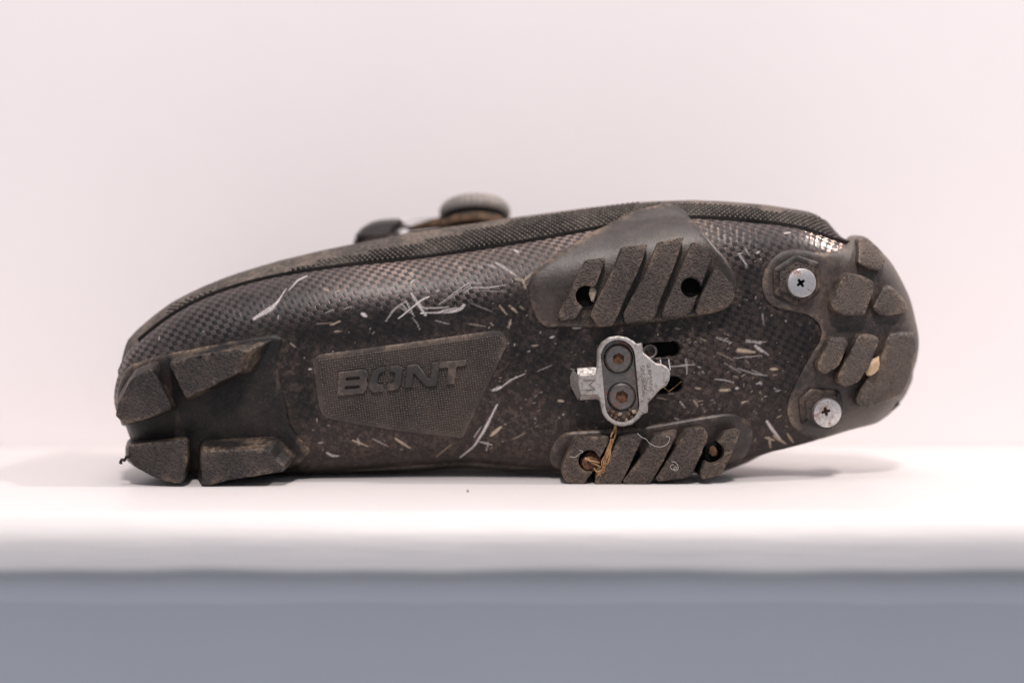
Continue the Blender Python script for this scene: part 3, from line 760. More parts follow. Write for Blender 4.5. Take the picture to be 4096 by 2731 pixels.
    at = me.attributes.new('wv', 'FLOAT_VECTOR', 'POINT'); at.data.foreach_set('vector', w3.ravel())
    me.polygons.foreach_set('use_smooth', np.ones(len(q), bool))
    if me.polygons[len(me.polygons) // 3].normal.y > 0: me.flip_normals()
    o = bpy.data.objects.new('sole_shell', me); C.objects.link(o); o.parent = shoe; me.materials.append(M['carbon'])
    return o
shell = build_shell()
shell['label'] = 'scratched woven carbon sole'

# upper ------------------------------------------------------------------------
UP = [(457,1588),(462,1540),(475,1460),(498,1393),(527,1355),(570,1308),(634,1253),(698,1206),(761,1172),(825,1142),(910,1108),(995,1079),(1123,1040),(1293,1000),
      (1400,978),(1575,945),(1640,926),(1800,906),(1900,893),(2050,869),(2178,852),(2348,831),(2518,812),(2603,806),(2773,803),(2900,808),(3050,822),(3220,850),(3302,880),(3396,927),(3460,965),(3560,1060),(3640,1200),(3676,1361)]
up_Y = lambda x: base(x) + .026
up_w = []
for a, b in UP:
    Y = .03
    for _ in range(6):
        x, z = pt(a, b, Y); Y = float(up_Y(x))
    up_w.append((float(x), float(z)))
up_w = np.array(up_w); up_w = up_w[np.argsort(up_w[:, 0])]
def zup(x): return np.interp(x, up_w[:, 0], up_w[:, 1])
BAND = [(700,1222),(825,1176),(1000,1125),(1130,1092),(1300,1043),(1434,1014),(1568,991),(1683,966),(1797,942),(1951,905),(2065,882),(2200,857),(2350,836),(2520,817),(3400,925)]
HX = ([-.1475, -.12, -.08, -.03, .01, .05, .09, .12, .135, .147], [.150, .150, .150, .118, .094, .076, .062, .050, .042, .030])
def section(x, m=72):
    """closed profile (z, Y) of the upper, from the top rim over the instep to the bottom rim"""
    x = float(x)
    zt, zb = float(ztop(x)), float(zbot(x)); zu = max(float(zup(x)), zt + .0006)
    rt = float(np.interp(x, top_d[:, 0], rt_d)) * KD; rb = float(np.interp(x, bot_d[:, 0], rb_d)) * KD
    Yt, Yb = float(base(x)) + rt + .0008, float(base(x)) + rb + .0042
    Hx = float(catmull(HX[0], HX[1], x))
    edge = math.sqrt(max(0.0, 1 - max(0, (x - .118) / (XT + .0005 - .118)) ** 2)) if x > .118 else 1.0
    Hx = max(Yt + .008, Yt + (Hx - Yt) * (.35 + .65 * edge))
    ft = float(smooth(.112, .126, x)); zu = zu * (1 - ft) + (zt - .0004) * ft
    w = zu - zb; ft2 = float(smooth(.085, .105, x)); zl = max(.0006, zb - .0035 * min(1, w / .03) * (1 - ft2) + .0012 * ft2)
    mid = (zu + zl) / 2
    k = min(1.0, w / .03)
    P = [(zt - .0026, Yt + .0016), (zt + .0004, Yt + .0008), (zt + .55 * (zu - zt), Yt + .0042), (zu - .04 * (zu - zt), Yt + .0105), (zu, Yt + .016),
         (zu - .02 * w, Yt + .3 * (Hx - Yt) + .01 * k), (zu - .10 * w, Yt + .62 * (Hx - Yt)), (zu - .27 * w, Yt + .88 * (Hx - Yt)), (mid, Hx),
         (zl + .24 * w, Yt + .90 * (Hx - Yt)), (zl + .09 * w, Yt + .66 * (Hx - Yt)), (zl + .015 * w, Yt + .38 * (Hx - Yt)), (zl, Yb + .016), (zl + .001, Yb + .008), (zb + .0006, Yb + .001), (zb + .0026, Yb + .002)]
    P = np.array(P); s = np.r_[0, np.cumsum(np.hypot(*np.diff(P, axis=0).T) + 1e-6)]
    # denser on the visible strip
    t = np.r_[np.linspace(0, s[4], m // 3), np.linspace(s[4], s[-1], m - m // 3 + 1)[1:]]
    out = np.c_[np.interp(t, s, P[:, 0]) * .35 + catmull(s, P[:, 0], t) * .65, catmull(s, P[:, 1], t)]
    out[:, 0] = np.maximum(out[:, 0], .0005)
    return out
NU, MU = 300, 84
def build_upper():
    th = np.linspace(0, math.pi, NU); X = XH + .002 + (1 - np.cos(th)) / 2 * (XT - XH - .0095)
    secs = [section(x, MU) for x in X]; m = len(secs[0])
    V = np.array([(x, Y, z) for x, sct in zip(X, secs) for z, Y in sct])
    # soft leather: shallow dents
    V[:, 1] += .0006 * np.sin(V[:, 0] * 170) * np.sin(V[:, 2] * 130 + 1)
    coll = lambda x: np.interp(x, [-.148, -.13, -.10, -.07, -.045, -.03, -.02], [.104, .101, .090, .086, .090, .101, .2])
    faces = []
    for i in range(NU - 1):
        for j in range(m - 1):
            q = [i*m + j, (i+1)*m + j, (i+1)*m + j + 1, i*m + j + 1]
            if V[q, 1].mean() > coll(V[q, 0].mean()): continue
            faces.append(q)
    used = sorted({k for f in faces for k in f}); mp = {k: i for i, k in enumerate(used)}
    me = mesh_np('upper', shift(V[used], shoe), [[mp[k] for k in f] for f in faces])
    bm = bmesh.new(); bm.from_mesh(me); bmesh.ops.recalc_face_normals(bm, faces=bm.faces)
    if sum(f.normal.z * f.calc_area() for f in bm.faces if f.calc_center_median().z > .07) < 0: bmesh.ops.reverse_faces(bm, faces=bm.faces)
    bm.to_mesh(me); bm.free()
    o = link('upper', me, [M['fabric'], M['lining']], shoe, 60)
    md = o.modifiers.new('thickness', 'SOLIDIFY'); md.thickness = .0022; md.offset = -1; md.material_offset = 1
    return o
upper = build_upper()
# dark welt line between carbon and upper
wl = []
for x in np.linspace(-.1345, .1275, 160):
    rt = float(np.interp(x, top_d[:, 0], rt_d)) * KD
    wl.append((x, float(base(x)) + rt + .0011, float(ztop(x)) - .0002))
tube('welt', wl, .0013, M['gap'], shoe, 6)
# stitched seam higher on the upper
# studs: embossed diamonds on the band along the welt
def build_studs():
    bx = []
    for a, b in BAND:
        Y = .03
        for _ in range(5): x, z = pt(a, b, Y); Y = float(base(x)) + .024
        bx.append((float(x), float(z)))
    bx = np.array(bx)
    V = []; faces = []
    L0, L1 = bx[0, 0], .1275
    nx = int((L1 - L0) / .00092)
    xs = np.linspace(L0, L1, nx)
    for i, x in enumerate(xs):
        sct = section(x, MU); zt = float(ztop(x)); zu = float(zup(x)); rt = float(np.interp(x, top_d[:, 0], rt_d)) * KD
        zb = min(float(np.interp(x, bx[:, 0], bx[:, 1])), zu - .0001)
        s = np.r_[0, np.cumsum(np.hypot(*np.diff(sct, axis=0).T))]
        k0 = np.argmin(np.abs(sct[:12, 0] - (zt + .0004)))
        kk = MU // 3
        k1 = kk if x > .03 else np.argmin(np.abs(sct[:kk, 0] - zb))
        fr = min(1., max(0., (zb - zt) / max(zu - zt, 1e-5)))
        s_end = float(np.interp(zt + fr * (zu - zt) * .985, np.maximum.accumulate(sct[:kk, 0]), s[:kk])) + .005 * float(smooth(.035, .075, x))
        step = .00185
        n = int(max(0, (s_end - s[k0]) / step))
        for j in range(n):
            ss = s[k0] + .0007 + step * (j + (.5 if i % 2 else 0))
            if ss > s_end: continue
            z = np.interp(ss, s, sct[:, 0]); Y = np.interp(ss, s, sct[:, 1])
            z2 = np.interp(ss + .0006, s, sct[:, 0]); Y2 = np.interp(ss + .0006, s, sct[:, 1])
            t = np.array([0, Y2 - Y, z2 - z]); t /= np.linalg.norm(t) + 1e-12
            nrm = np.array([0, -t[2], t[1]]); 
            if nrm[1] > .2: nrm = -nrm
            p = np.array([x, Y, z]); ex = np.array([1., 0, 0]); hgt = .00085
            b = len(V)
            lo_ = p - nrm * .0002; hi_ = p + nrm * hgt
            dr = [-ex, -t, ex, t]
            V += [lo_ + d_ * .00090 for d_ in dr] + [hi_ + d_ * .00040 for d_ in dr]
            faces += [[b+4, b+5, b+6, b+7]] + [[b + q_, b + (q_ + 1) % 4, b + 4 + (q_ + 1) % 4, b + 4 + q_] for q_ in range(4)]
    tp = np.tile([0,0,0,0,1.,1.,1.,1.], len(V) // 8) * np.repeat(rng.uniform(.3, 1, len(V) // 8), 8)
    me = mesh_np('embossed_studs', shift(np.array(V), shoe), faces, {'tip': tp})
    bm = bmesh.new(); bm.from_mesh(me); bmesh.ops.recalc_face_normals(bm, faces=bm.faces); bm.to_mesh(me); bm.free()
    o = link('embossed_studs', me, M['stud'], upper, 0); o['kind'] = 'stuff'
    return o
build_studs()

# pads ---------------------------------------------------------------------------
RS = [M['pad'], M['stipple']]
def flat_tip(h, roll=.25, lim=.004):
    def f(x, z):
        x = np.asarray(x, float); z = np.asarray(z, float)
        s = S(x, z); b = base(x)
        return b - h + np.minimum((s - b) * roll, lim)
    return f
def add_mud(o, poly):
    me = o.data; n = len(me.vertices); co = np.empty(n * 3); me.vertices.foreach_get('co', co); co = co.reshape(-1, 3) + np.array(ROOT_LOC)
    fx, fy = proj(co[:, 0], co[:, 1], co[:, 2]); P = np.array(poly)
    d, _ = seg_dist(fx, fy, P); m = np.where(inside(fx, fy, P), 1.0, 1 - smooth(0, 26, d))
    at_ = me.attributes.new('mud', 'FLOAT', 'POINT'); at_.data.foreach_set('value', m.astype(np.float32))
# heel
HS = [M['rubber'], M['heel']]
heel = plate('heel_pad', HEEL, .0016, M['rubber'], shoe, r=.0025)
tipH = lambda x, z: -.0125 + .10 * np.maximum(0, -(np.asarray(x) + .118)) + 0 * np.asarray(z)
z1 = lambda p: Z(400, 1200, .5102, p)
lug('tread_lug', z1([(370,540),(250,620),(145,790),(120,905),(192,972),(340,938),(562,852),(555,815),(455,610),(412,550)]), tipH, HS, heel,
    base_px=z1([(425,455),(270,520),(150,700),(125,890),(190,985),(350,950),(590,870),(600,830),(490,600),(465,470)]))
lug('tread_lug', z1([(562,498),(640,465),(850,420),(1080,380),(1148,405),(1048,592),(690,762),(668,752),(550,522)]), tipH, HS, heel,
    base_px=z1([(545,445),(640,420),(860,365),(1180,302),(1400,285),(1245,548),(700,800),(655,775),(525,520)]))
lug('tread_lug', z1([(235,1133),(218,1160),(226,1242),(270,1302),(400,1377),(520,1422),(622,1440),(652,1428),(682,1280),(678,1112),(655,1094)]), tipH, HS, heel,
    base_px=z1([(240,1080),(228,1150),(240,1235),(300,1290),(420,1350),(520,1380),(640,1385),(690,1370),(715,1270),(705,1090),(680,1060)]))
lug('tread_lug', z1([(802,1180),(1290,1168),(1342,1200),(1442,1312),(1430,1340),(1200,1382),(1000,1412),(870,1450),(797,1446),(790,1210)]), tipH, HS, heel,
    base_px=z1([(800,1078),(1390,1050),(1415,1062),(1568,1205),(1450,1345),(1210,1372),(1000,1385),(870,1390),(770,1385),(765,1110)]))
sh = [(-.1345,-.0120,.0108)]
p_ = curve_pts([(*pt(515,1828,-.012),)and (pt(515,1828,-.012)[0], -.012, pt(515,1828,-.012)[1]), (pt(505,1826,-.012)[0], -.0115, pt(505,1826,-.012)[1]), (pt(496,1842,-.012)[0], -.0118, pt(496,1842,-.012)[1]), (pt(490,1836,-.012)[0], -.012, pt(490,1836,-.012)[1]), (pt(482,1852,-.012)[0], -.012, pt(482,1852,-.012)[1]), (pt(488,1850,-.012)[0], -.012, pt(488,1850,-.012)[1])], 16)
tube('rubber_shred', p_, .0005, M['rubber'], heel)

# upper forefoot pad
lobe = plate('forefoot_pad', LOBE, .0013, M['pad'], shoe, r=.003, bevel=.0009, g=.0013)
z3 = lambda p: Z(2050, 780, .4252, p)
add_mud(lobe, z3([(560,860),(690,620),(880,590),(1010,470),(1240,455),(1340,415),(1600,385),(1700,430),(1800,440),(1900,590),(1920,690),(1720,1140),(1420,1185),(930,1235),(720,1200),(600,1170),(440,1190),(420,1130)]))
h1, h2 = ((2345,1184), 42), ((2764,1150), 40)
tipL = flat_tip(.0058, .55, .010)
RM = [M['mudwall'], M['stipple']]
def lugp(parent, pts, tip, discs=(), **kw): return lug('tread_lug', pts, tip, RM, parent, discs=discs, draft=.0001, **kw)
lugp(lobe, z3([(690,610),(880,590),(790,830),(690,1010),(590,1165),(455,1185),(430,1130),(560,860)]), tipL, [h1])
lugp(lobe, z3([(1030,490),(1275,462),(1180,720),(1080,930),(965,1190),(940,1232),(800,1242),(733,1130),(800,980),(930,740)]), tipL, [h1])
lugp(lobe, z3([(1375,440),(1615,395),(1500,720),(1410,940),(1345,1135),(1310,1178),(1055,1215),(1045,1120),(1130,950),(1260,720)]), tipL)
lugp(lobe, z3([(1700,440),(1755,450),(1875,600),(1800,790),(1690,1080),(1655,1122),(1420,1172),(1405,1125),(1490,900),(1590,690)]), tipL, [h2])
lugp(lobe, z3([(1900,680),(1985,740),(2080,850),(2085,970),(2030,1050),(1755,1130),(1718,1095),(1820,850)]), tipL, [h2])
# lower forefoot pad
low = plate('forefoot_pad', LOW, .0013, M['pad'], shoe, r=.003, bevel=.0009)
z4 = lambda p: Z(2150, 1250, .4782, p)
g1, g2 = ((2356,1843), 43), ((2853,1810), 45)
tipB = flat_tip(.0072, .12, .002)
lugp(low, z4([(335,1040),(592,1036),(598,1070),(545,1170),(462,1325),(385,1440),(355,1452),(230,1410),(200,1340),(212,1275),(305,1060)]), tipB, [g1])
lugp(low, z4([(690,1040),(845,1020),(882,1042),(800,1220),(695,1435),(680,1452),(500,1462),(480,1450),(492,1340),(610,1200)]), tipB)
lugp(low, z4([(975,1030),(1172,982),(1160,1030),(1060,1230),(950,1422),(900,1442),(745,1444),(712,1412),(860,1220)]), tipB)
lugp(low, z4([(1250,980),(1392,960),(1422,1012),(1425,1060),(1385,1150),(1282,1370),(1200,1392),(1005,1412),(985,1392),(1120,1190)]), tipB, [g2])
lugp(low, z4([(1572,1002),(1690,980),(1695,1010),(1602,1230),(1540,1352),(1405,1392),(1372,1382),(1362,1340),(1410,1230),(1500,1100)]), tipB, [g2])
def hole_insert(c, r, off, parent):
    Q = conform([c], off)[0]; Y = float(S(Q[0], Q[1])); rr = r / F * (D + Y)
    lathe('bolt_hole', [(rr, -.0025), (rr, -off - .0006 + .0), (rr, off + .0012), (rr * .80, off + .0014), (rr * .78, off + .0002), (rr * .2, off + .0001)], (Q[0], Y, Q[1]), (0, -1, 0), M['hole'], parent, 28)
hole_insert(*h1, .0013, lobe); hole_insert(*h2, .0013, lobe); 
for (c, r) in (g1, g2):
    Q = conform([c], .002)[0]; Y = float(base(Q[0])) - .0012; rr = r / F * (D + Y)
    lathe('bolt_hole', [(rr * .98, -.006), (rr * .98, .0012), (rr * .80, .0014), (rr * .78, .0002), (rr * .2, .0001)], (Q[0], Y, Q[1]), (0, -1, 0), M['hole'], low, 28)

# toe pad
toe = plate('toe_pad', TOE, .0014, M['toe'], shoe, r=.002, bevel=.0010, g=.0014, sink=.006)
def lit_worn_rim(o, w, amt):
    me = o.data; n = len(me.vertices); co = np.empty(n * 3); me.vertices.foreach_get('co', co); co = co.reshape(-1, 3) + np.array(ROOT_LOC)
    d, _ = seg_dist(co[:, 0], co[:, 2], OUT)
    at_ = me.attributes.new('tip', 'FLOAT', 'POINT'); at_.data.foreach_set('value', (amt * (1 - smooth(w * .15, w, d)) * smooth(.112, .124, co[:, 0])).astype(np.float32))
lit_worn_rim(toe, .010, .55)  # light caught by the curved toe rim, painted in along with dusty wear
z5 = lambda p: Z(2950, 880, .587, p)
TS = [M['toe'], M['toe_face']]
tipT = flat_tip(.0064, .92, .02); tipE = flat_tip(.0050, 1.0, .03)
lug('tread_lug', z5([(825,135),(880,122),(955,190),(1005,275),(978,345),(900,325),(828,290)]), tipE, TS, toe, noise=.0002)
lug('tread_lug', z5([(752,370),(850,385),(920,420),(926,470),(862,640),(720,642),(650,592),(645,560),(720,400)]), tipT, TS, toe, noise=.0002, draft=.0012)
lug('tread_lug', z5([(1000,460),(1040,450),(1105,500),(1150,565),(1160,622),(1040,645),(970,640),(930,600),(960,540)]), tipE, TS, toe, noise=.0002, bevel=.0009)
lug('tread_lug', z5([(640,805),(740,800),(752,830),(690,990),(600,1045),(556,1012),(550,985),(620,840)]), tipT, TS, toe, noise=.0002)
lug('tread_lug', z5([(830,790),(900,785),(955,800),(957,835),(890,1000),(820,1100),(740,1132),(690,1100),(690,1060),(810,830)]), tipT, TS, toe, noise=.0002)
lug('tread_lug', z5([(1040,780),(1100,770),(1215,772),(1218,850),(1206,950),(1182,1060),(1125,1192),(900,1275),(840,1266),(815,1235),(830,1180),(990,930),(1020,830)]), flat_tip(.0052, 1.0, .03), TS, toe, noise=.0002, bevel=.0009)
# screws with hexagonal collars
def screw(c, r, hexpts, rot, cross, mats):
    hx = conform(hexpts, .003); Ym = float(np.mean(S(hx[:, 0], hx[:, 1])))
    P, _ = round_poly(ccw(hx), .0008, 3, .001)
    N = normals2(P); In = P - N * .0006; In2 = P - N * .0022
    Vi, fi, mp = fill(In2, .0012)
    f = lambda Q, o: np.c_[Q[:, 0], S(Q[:, 0], Q[:, 1]) - o, Q[:, 1]]
    me = rings_mesh('hex_collar', [shift(q, toe) for q in (f(P + N * .0003, -.0003), f(P, .0024), f(In, .0029), f(In2, .0031))], shift(f(Vi, .0031), toe), fi, mp, 0, 1, [.2, .7, .5, .2])
    col = link('hex_collar', me, [M['rubber'], M['stipple']], toe, 35)
    Q = conform([c], .005)[0]; Y = float(S(Q[0], Q[1])); rr = r / F * (D + Y)
    e = .0008
    nx = (float(S(Q[0] + e, Q[1])) - float(S(Q[0] - e, Q[1]))) / (2 * e); nz = (float(S(Q[0], Q[1] + e)) - float(S(Q[0], Q[1] - e))) / (2 * e)
    ax = Vector((nx * .5, -1, nz * .5)).normalized()
    # head with a real cross recess: outer ring + cross-shaped hole
    n = 64; prof = [(rr * .90, .0015), (rr * .985, .0030), (rr, .0036), (rr, .0050), (rr * .97, .0054), (rr * .88, .0056)]
    hd = lathe('screw', prof, (Q[0], Y, Q[1]), ax, mats, toe, n)
    w, l = rr * .085, rr * .30
    cr = []
    for k in range(4):
        a = rot + k * math.pi / 2; d = np.array((math.cos(a), math.sin(a))); t = np.array((-math.sin(a), math.cos(a)))
        cr += [d * w * 1.25 - t * w * 1.25, d * l - t * w * 1.1, d * l * 1.06, d * l + t * w * 1.1]
    cr = np.array(cr) + Q
    bm = bmesh.new(); bm.from_mesh(hd.data)
    # replace the front cap by a cap with the cross cut in
    cap = min((f for f in bm.faces if len(f.verts) > 8), key=lambda f: f.calc_center_median().y)
    loop = [v.co.copy() for v in cap.verts]
    bmesh.ops.delete(bm, geom=[cap], context='FACES_ONLY'); 
    ring = ccw(np.array([(p.x + ROOT_LOC.x, p.z + ROOT_LOC.z) for p in loop]))
    Vc, fc, mc = fill(ring, None, [ccw(cr)])
    pl = Vector((Q[0], Y, Q[1])) - ROOT_LOC + ax * .0056
    vs_ = []
    for q in Vc:
        yy = pl.y + ((q[0] - ROOT_LOC.x - pl.x) * ax.x + (q[1] - ROOT_LOC.z - pl.z) * ax.z) / -ax.y
        vs_.append(bm.verts.new((q[0] - ROOT_LOC.x, yy, q[1] - ROOT_LOC.z)))
    for t in fc:
        try: bm.faces.new([vs_[k] for k in t])
        except ValueError: pass
    bmesh.ops.remove_doubles(bm, verts=bm.verts, dist=1e-6)
    ed = [e for e in bm.edges if len(e.link_faces) == 1 and (e.verts[0].co - pl).length < rr * .5]
    r_ = bmesh.ops.extrude_edge_only(bm, edges=ed)
    nv = [g for g in r_['geom'] if isinstance(g, bmesh.types.BMVert)]
    for v in nv: v.co = v.co - ax * .0022 + (pl - v.co).normalized() * 0
    bmesh.ops.recalc_face_normals(bm, faces=bm.faces)
    bm.to_mesh(hd.data); bm.free()
    hd.data.polygons.foreach_set('use_smooth', [True] * len(hd.data.polygons)); hd.data.set_sharp_from_angle(angle=math.radians(30))
    lathe('cross_recess', [(rr * .45, .0030), (rr * .45, .0036)], (Q[0], Y, Q[1]), ax, M['soil'] if rot < .3 else M['hole'], toe, 16)
screw((3202,1132), 58, z5([(395,235),(560,290),(567,475),(420,590),(250,500),(248,330)]), .62, 0, M['zinc'])
screw((3302,1645), 58, z5([(500,1150),(700,1165),(728,1300),(640,1432),(440,1390),(422,1225)]), .25, 0, M['zinc'])

# name panel
def fade_edge(o, poly_c, span):
    me = o.data; n = len(me.vertices); co = np.empty(n * 3); me.vertices.foreach_get('co', co); co = co.reshape(-1, 3) + np.array(ROOT_LOC)
    fx, fy = proj(co[:, 0], co[:, 1], co[:, 2]); e = np.empty(n, np.float32); me.attributes['edge'].data.foreach_get('value', e)
    e *= 1 - .85 * smooth(poly_c - span, poly_c + span, fy + .139 * (fx - 1630)); me.attributes['edge'].data.foreach_set('value', e.astype(np.float32))
panel = plate('name_panel', PANEL, .00045, M['panel'], shoe, r=.0022, bevel=.0007, g=.0018, draft=.0002, sink=.0016)
fade_edge(panel, 1480, 60)
LET = {
 'B': ([(375,575),(600,550),(640,562),(656,590),(656,630),(643,655),(656,690),(648,735),(615,775),(360,805),(365,720)], [[(452,622),(575,612),(582,628),(575,645),(445,655),(440,640)], [(440,708),(572,698),(580,712),(572,728),(436,740),(430,725)]]),
 'O1': ([(822,525),(760,537),(710,555),(690,590),(672,660),(664,715),(675,748),(705,765),(760,768),(805,760),(806,696),(768,696),(750,688),(746,660),(760,600),(785,575),(822,570)], []),
 'O2': ([(872,520),(955,514),(982,526),(991,560),(975,690),(955,728),(905,750),(842,755),(840,690),(885,686),(903,665),(920,595),(908,573),(866,572)], []),
 'N': ([(1035,510),(1115,497),(1138,504),(1243,640),(1258,636),(1278,487),(1344,479),(1320,706),(1228,712),(1205,700),(1108,588),(1092,590),(1080,722),(1008,730)], []),
 'T': ([(1347,479),(1600,455),(1610,478),(1600,512),(1512,520),(1490,690),(1415,694),(1430,530),(1341,540)], []),
}
for k, (o_, hs) in LET.items():
    conv = lambda p: conform(Z(1200, 1250, .4146, p), .0012)
    P, _ = round_poly(ccw(conv(o_)), .00035, 3, .0008); N = normals2(P); In = P - N * .00018
    Hs = [round_poly(ccw(conv(h)), .0003, 3)[0] for h in hs]
    Vi, fi, mp = fill(In, .0015, Hs)
    f = lambda Q, o: np.c_[Q[:, 0], S(Q[:, 0], Q[:, 1]) - o, Q[:, 1]]
    me = rings_mesh('raised_letter', [shift(q, panel) for q in (f(P, .0), f(P, .0015), f(In, .0017))], shift(f(Vi, .0017), panel), fi, mp, 0, 0, [0, 1, .4])
    link('raised_letter', me, M['letter'], panel, 40)
    for h in Hs:    # counters: inner walls
        n = len(h); a = f(h, .0017); b = f(h, .0)
        me = mesh_np('letter_counter', shift(np.vstack([a, b]), panel), [[i, (i+1) % n, n + (i+1) % n, n + i] for i in range(n)])
        link('letter_counter', me, M['letter'], panel, 40)
def build_pyramids():
    Pp, _ = round_poly(np.array(PANEL), 30, 4)
    letters = [np.array(Z(1200, 1250, .4146, v[0])) for v in LET.values()]
    a = math.radians(-7.9); ca, sa = math.cos(a), math.sin(a)
    gu, gv = np.meshgrid(np.arange(-460, 460, 10.3), np.arange(-260, 260, 9.6))
    fx = 1630 + gu * ca - gv * sa; fy = 1540 + gu * sa + gv * ca
    fx, fy = fx.ravel(), fy.ravel()
    m = inside(fx, fy, Pp); d, _ = seg_dist(fx, fy, Pp); m &= d > 17
    for L in letters:
        d, _ = seg_dist(fx, fy, L); m &= ~(inside(fx, fy, L) | (d < 5))
    fx, fy = fx[m], fy[m]
    c = conform(np.c_[fx, fy], .0008, n=20)
    k = 1 / F * D
    ex = np.array((ca, -sa)) * 4.7 * k; ez = np.array((sa, ca)) * 4.4 * k
    V = []; faces = []
    Yc = S(c[:, 0], c[:, 1])
    wear = rng.uniform(.4, 1.0, len(c))
    for i, p in enumerate(c):
        b = len(V); hgt = .00050 * wear[i] + .00055
        for s in ((-1, -1), (1, -1), (1, 1), (-1, 1)):
            q = p + ex * s[0] + ez * s[1]; V.append((q[0], Yc[i] - .0003, q[1]))
        for s in ((-1, -1), (1, -1), (1, 1), (-1, 1)):
            q = p + (ex * s[0] + ez * s[1]) * .42; V.append((q[0], Yc[i] - hgt, q[1]))
        faces += [[b+4, b+5, b+6, b+7]] + [[b + j, b + (j+1) % 4, b + 4 + (j+1) % 4, b + 4 + j] for j in range(4)]
    tp = np.tile([0,0,0,0,.8,.8,.8,.8], len(c)) * np.repeat(wear, 8)
    me = mesh_np('embossed_grid', shift(np.array(V), panel), faces, {'tip': tp})
    bm = bmesh.new(); bm.from_mesh(me); bmesh.ops.recalc_face_normals(bm, faces=bm.faces); bm.to_mesh(me); bm.free()
    o = link('embossed_grid', me, M['panel'], panel, 0); o['kind'] = 'stuff'
build_pyramids()

# cleat ---------------------------------------------------------------------------
zc = lambda p: Z(2250, 1300, .2871, p)
CLY = -.0062                       # front face of the cleat
flatc = lambda y: (lambda x, z: np.full(np.shape(x), y))
cl = lambda p, y=CLY: conform(zc(p), Yf=flatc(y))
body = cl([(212,690),(205,760),(212,850),(252,985),(300,984),(490,980),(522,1050),(540,1120),(560,1230),(620,1320),(730,1395),(850,1415),(980,1380),(1080,1290),(1112,1245),(1192,1220),(1195,1080),
           (1290,980),(1370,890),(1450,850),(1495,755),(1505,650),(1460,580),(1380,540),(1300,530),(1190,430),(1125,380),(1112,245),(1040,265),(980,215),(900,170),(780,150),(650,168),(550,240),(490,350),(480,600),(455,668)])
body, _ = round_poly(ccw(body), .0006, 4, .0008)
def stadium(a, b, r, n=18):
    a, b = np.array(a), np.array(b); d = (b - a) / np.hypot(*(b - a)); t = np.array((-d[1], d[0]))
    out = [b + r * (math.cos(q) * t + math.sin(q) * d) for q in np.linspace(0, math.pi, n)] + [a + r * (-math.cos(q) * t - math.sin(q) * d) for q in np.linspace(0, math.pi, n)]
    return np.array(out)
ca_, cb_ = conform([(2472,1427), (2490,1620)], Yf=flatc(CLY)); rs = 68.5 / F * (D + CLY)
slotp = stadium(ca_, cb_, rs)
cleat = prism('cleat', body, .0015, CLY, M['alu'], shoe, bevel=.00055, g=.002, holes=[slotp])
cleat['label'] = 'worn grey metal cleat bolted to the sole'
# wedge-shaped nose of the left arm
wa = cl([(214,690),(205,760),(212,850),(254,985)]); wb = cl([(150,620),(108,720),(115,850),(215,1040)], -.002)
Vw = [(p[0], CLY + .0003, p[1]) for p in wa] + [(p[0], -.0015, p[1]) for p in wb] + [(p[0], .001, p[1]) for p in wb]
fw = [[i, i+1, 5+i, 4+i] for i in range(3)] + [[4+i, 5+i, 9+i, 8+i] for i in range(3)] + [[0, 4, 8], [3, 11, 7]]
me = mesh_np('cleat_nose', shift(np.array(Vw), cleat), fw); bm = bmesh.new(); bm.from_mesh(me); bmesh.ops.recalc_face_normals(bm, faces=bm.faces); bm.to_mesh(me); bm.free()
link('cleat_nose', me, M['alu'], cleat, 20)
for q in ([(212,690),(455,668),(480,600),(440,588),(205,603)], [(252,985),(490,980),(512,1052),(470,1030),(242,1044)]):
    f_ = cl(q[:2]); b_ = cl(q[2:], CLY + .0022); P_ = np.vstack([f_, b_])
    Vl = [(f_[0][0], CLY + .0003, f_[0][1]), (f_[1][0], CLY + .0003, f_[1][1])] + [(p[0], CLY + .0022, p[1]) for p in b_]
    Vl += [(v[0], .0012, v[2]) for v in Vl]
    Fl = [[0, 1, 2, 3, 4]] + [[i, (i + 1) % 5, 5 + (i + 1) % 5, 5 + i] for i in range(5)]
    me = mesh_np('cleat_ledge', shift(np.array(Vl), cleat), Fl); bm = bmesh.new(); bm.from_mesh(me); bmesh.ops.recalc_face_normals(bm, faces=bm.faces); bm.to_mesh(me); bm.free()
    link('cleat_ledge', me, M['alu'], cleat, 20)
# backing plate in the pocket
bp = prism('backing_plate', stadium(ca_, cb_, rs * .985), .0012, CLY + .0030, M['steel'], cleat, bevel=.0002, g=.002)
def bolt(c, r, rh, rot, mat_in):
    Y = CLY + .0029
    Q = conform([c], Yf=flatc(Y - .001))[0]; rr = r / F * (D + Y); rhx = rh / F * (D + Y)
    hexa = np.array([(Q[0] + rhx * math.cos(rot + k * math.pi / 3), Q[1] + rhx * math.sin(rot + k * math.pi / 3)) for k in range(6)])
    circ = np.array([(Q[0] + rr * math.cos(a), Q[1] + rr * math.sin(a)) for a in np.linspace(0, 2 * math.pi, 49)[:-1]])
    b = prism('bolt', circ, Y + .0002, Y - .0013, M['steel'], cleat, bevel=.0006, holes=[hexa])
    lathe('hex_socket', [(rhx * 1.02, 0), (rhx * 1.02, .0003)], (Q[0], Y - .0002 + .0004, Q[1]), (0, -1, 0), mat_in, cleat, 6, xdir=(math.cos(rot), 0, math.sin(rot)))
    tube('bolt_groove', [(Q[0] + rr * 1.04 * math.cos(a), Y - .00005, Q[1] + rr * 1.04 * math.sin(a)) for a in np.linspace(0, 2 * math.pi, 49)], .00017, M['hole'], cleat, 5)
bolt((2474,1435), 55, 25, .5, M['soil']); bolt((2487,1587), 54, 27, .35, M['soil'])
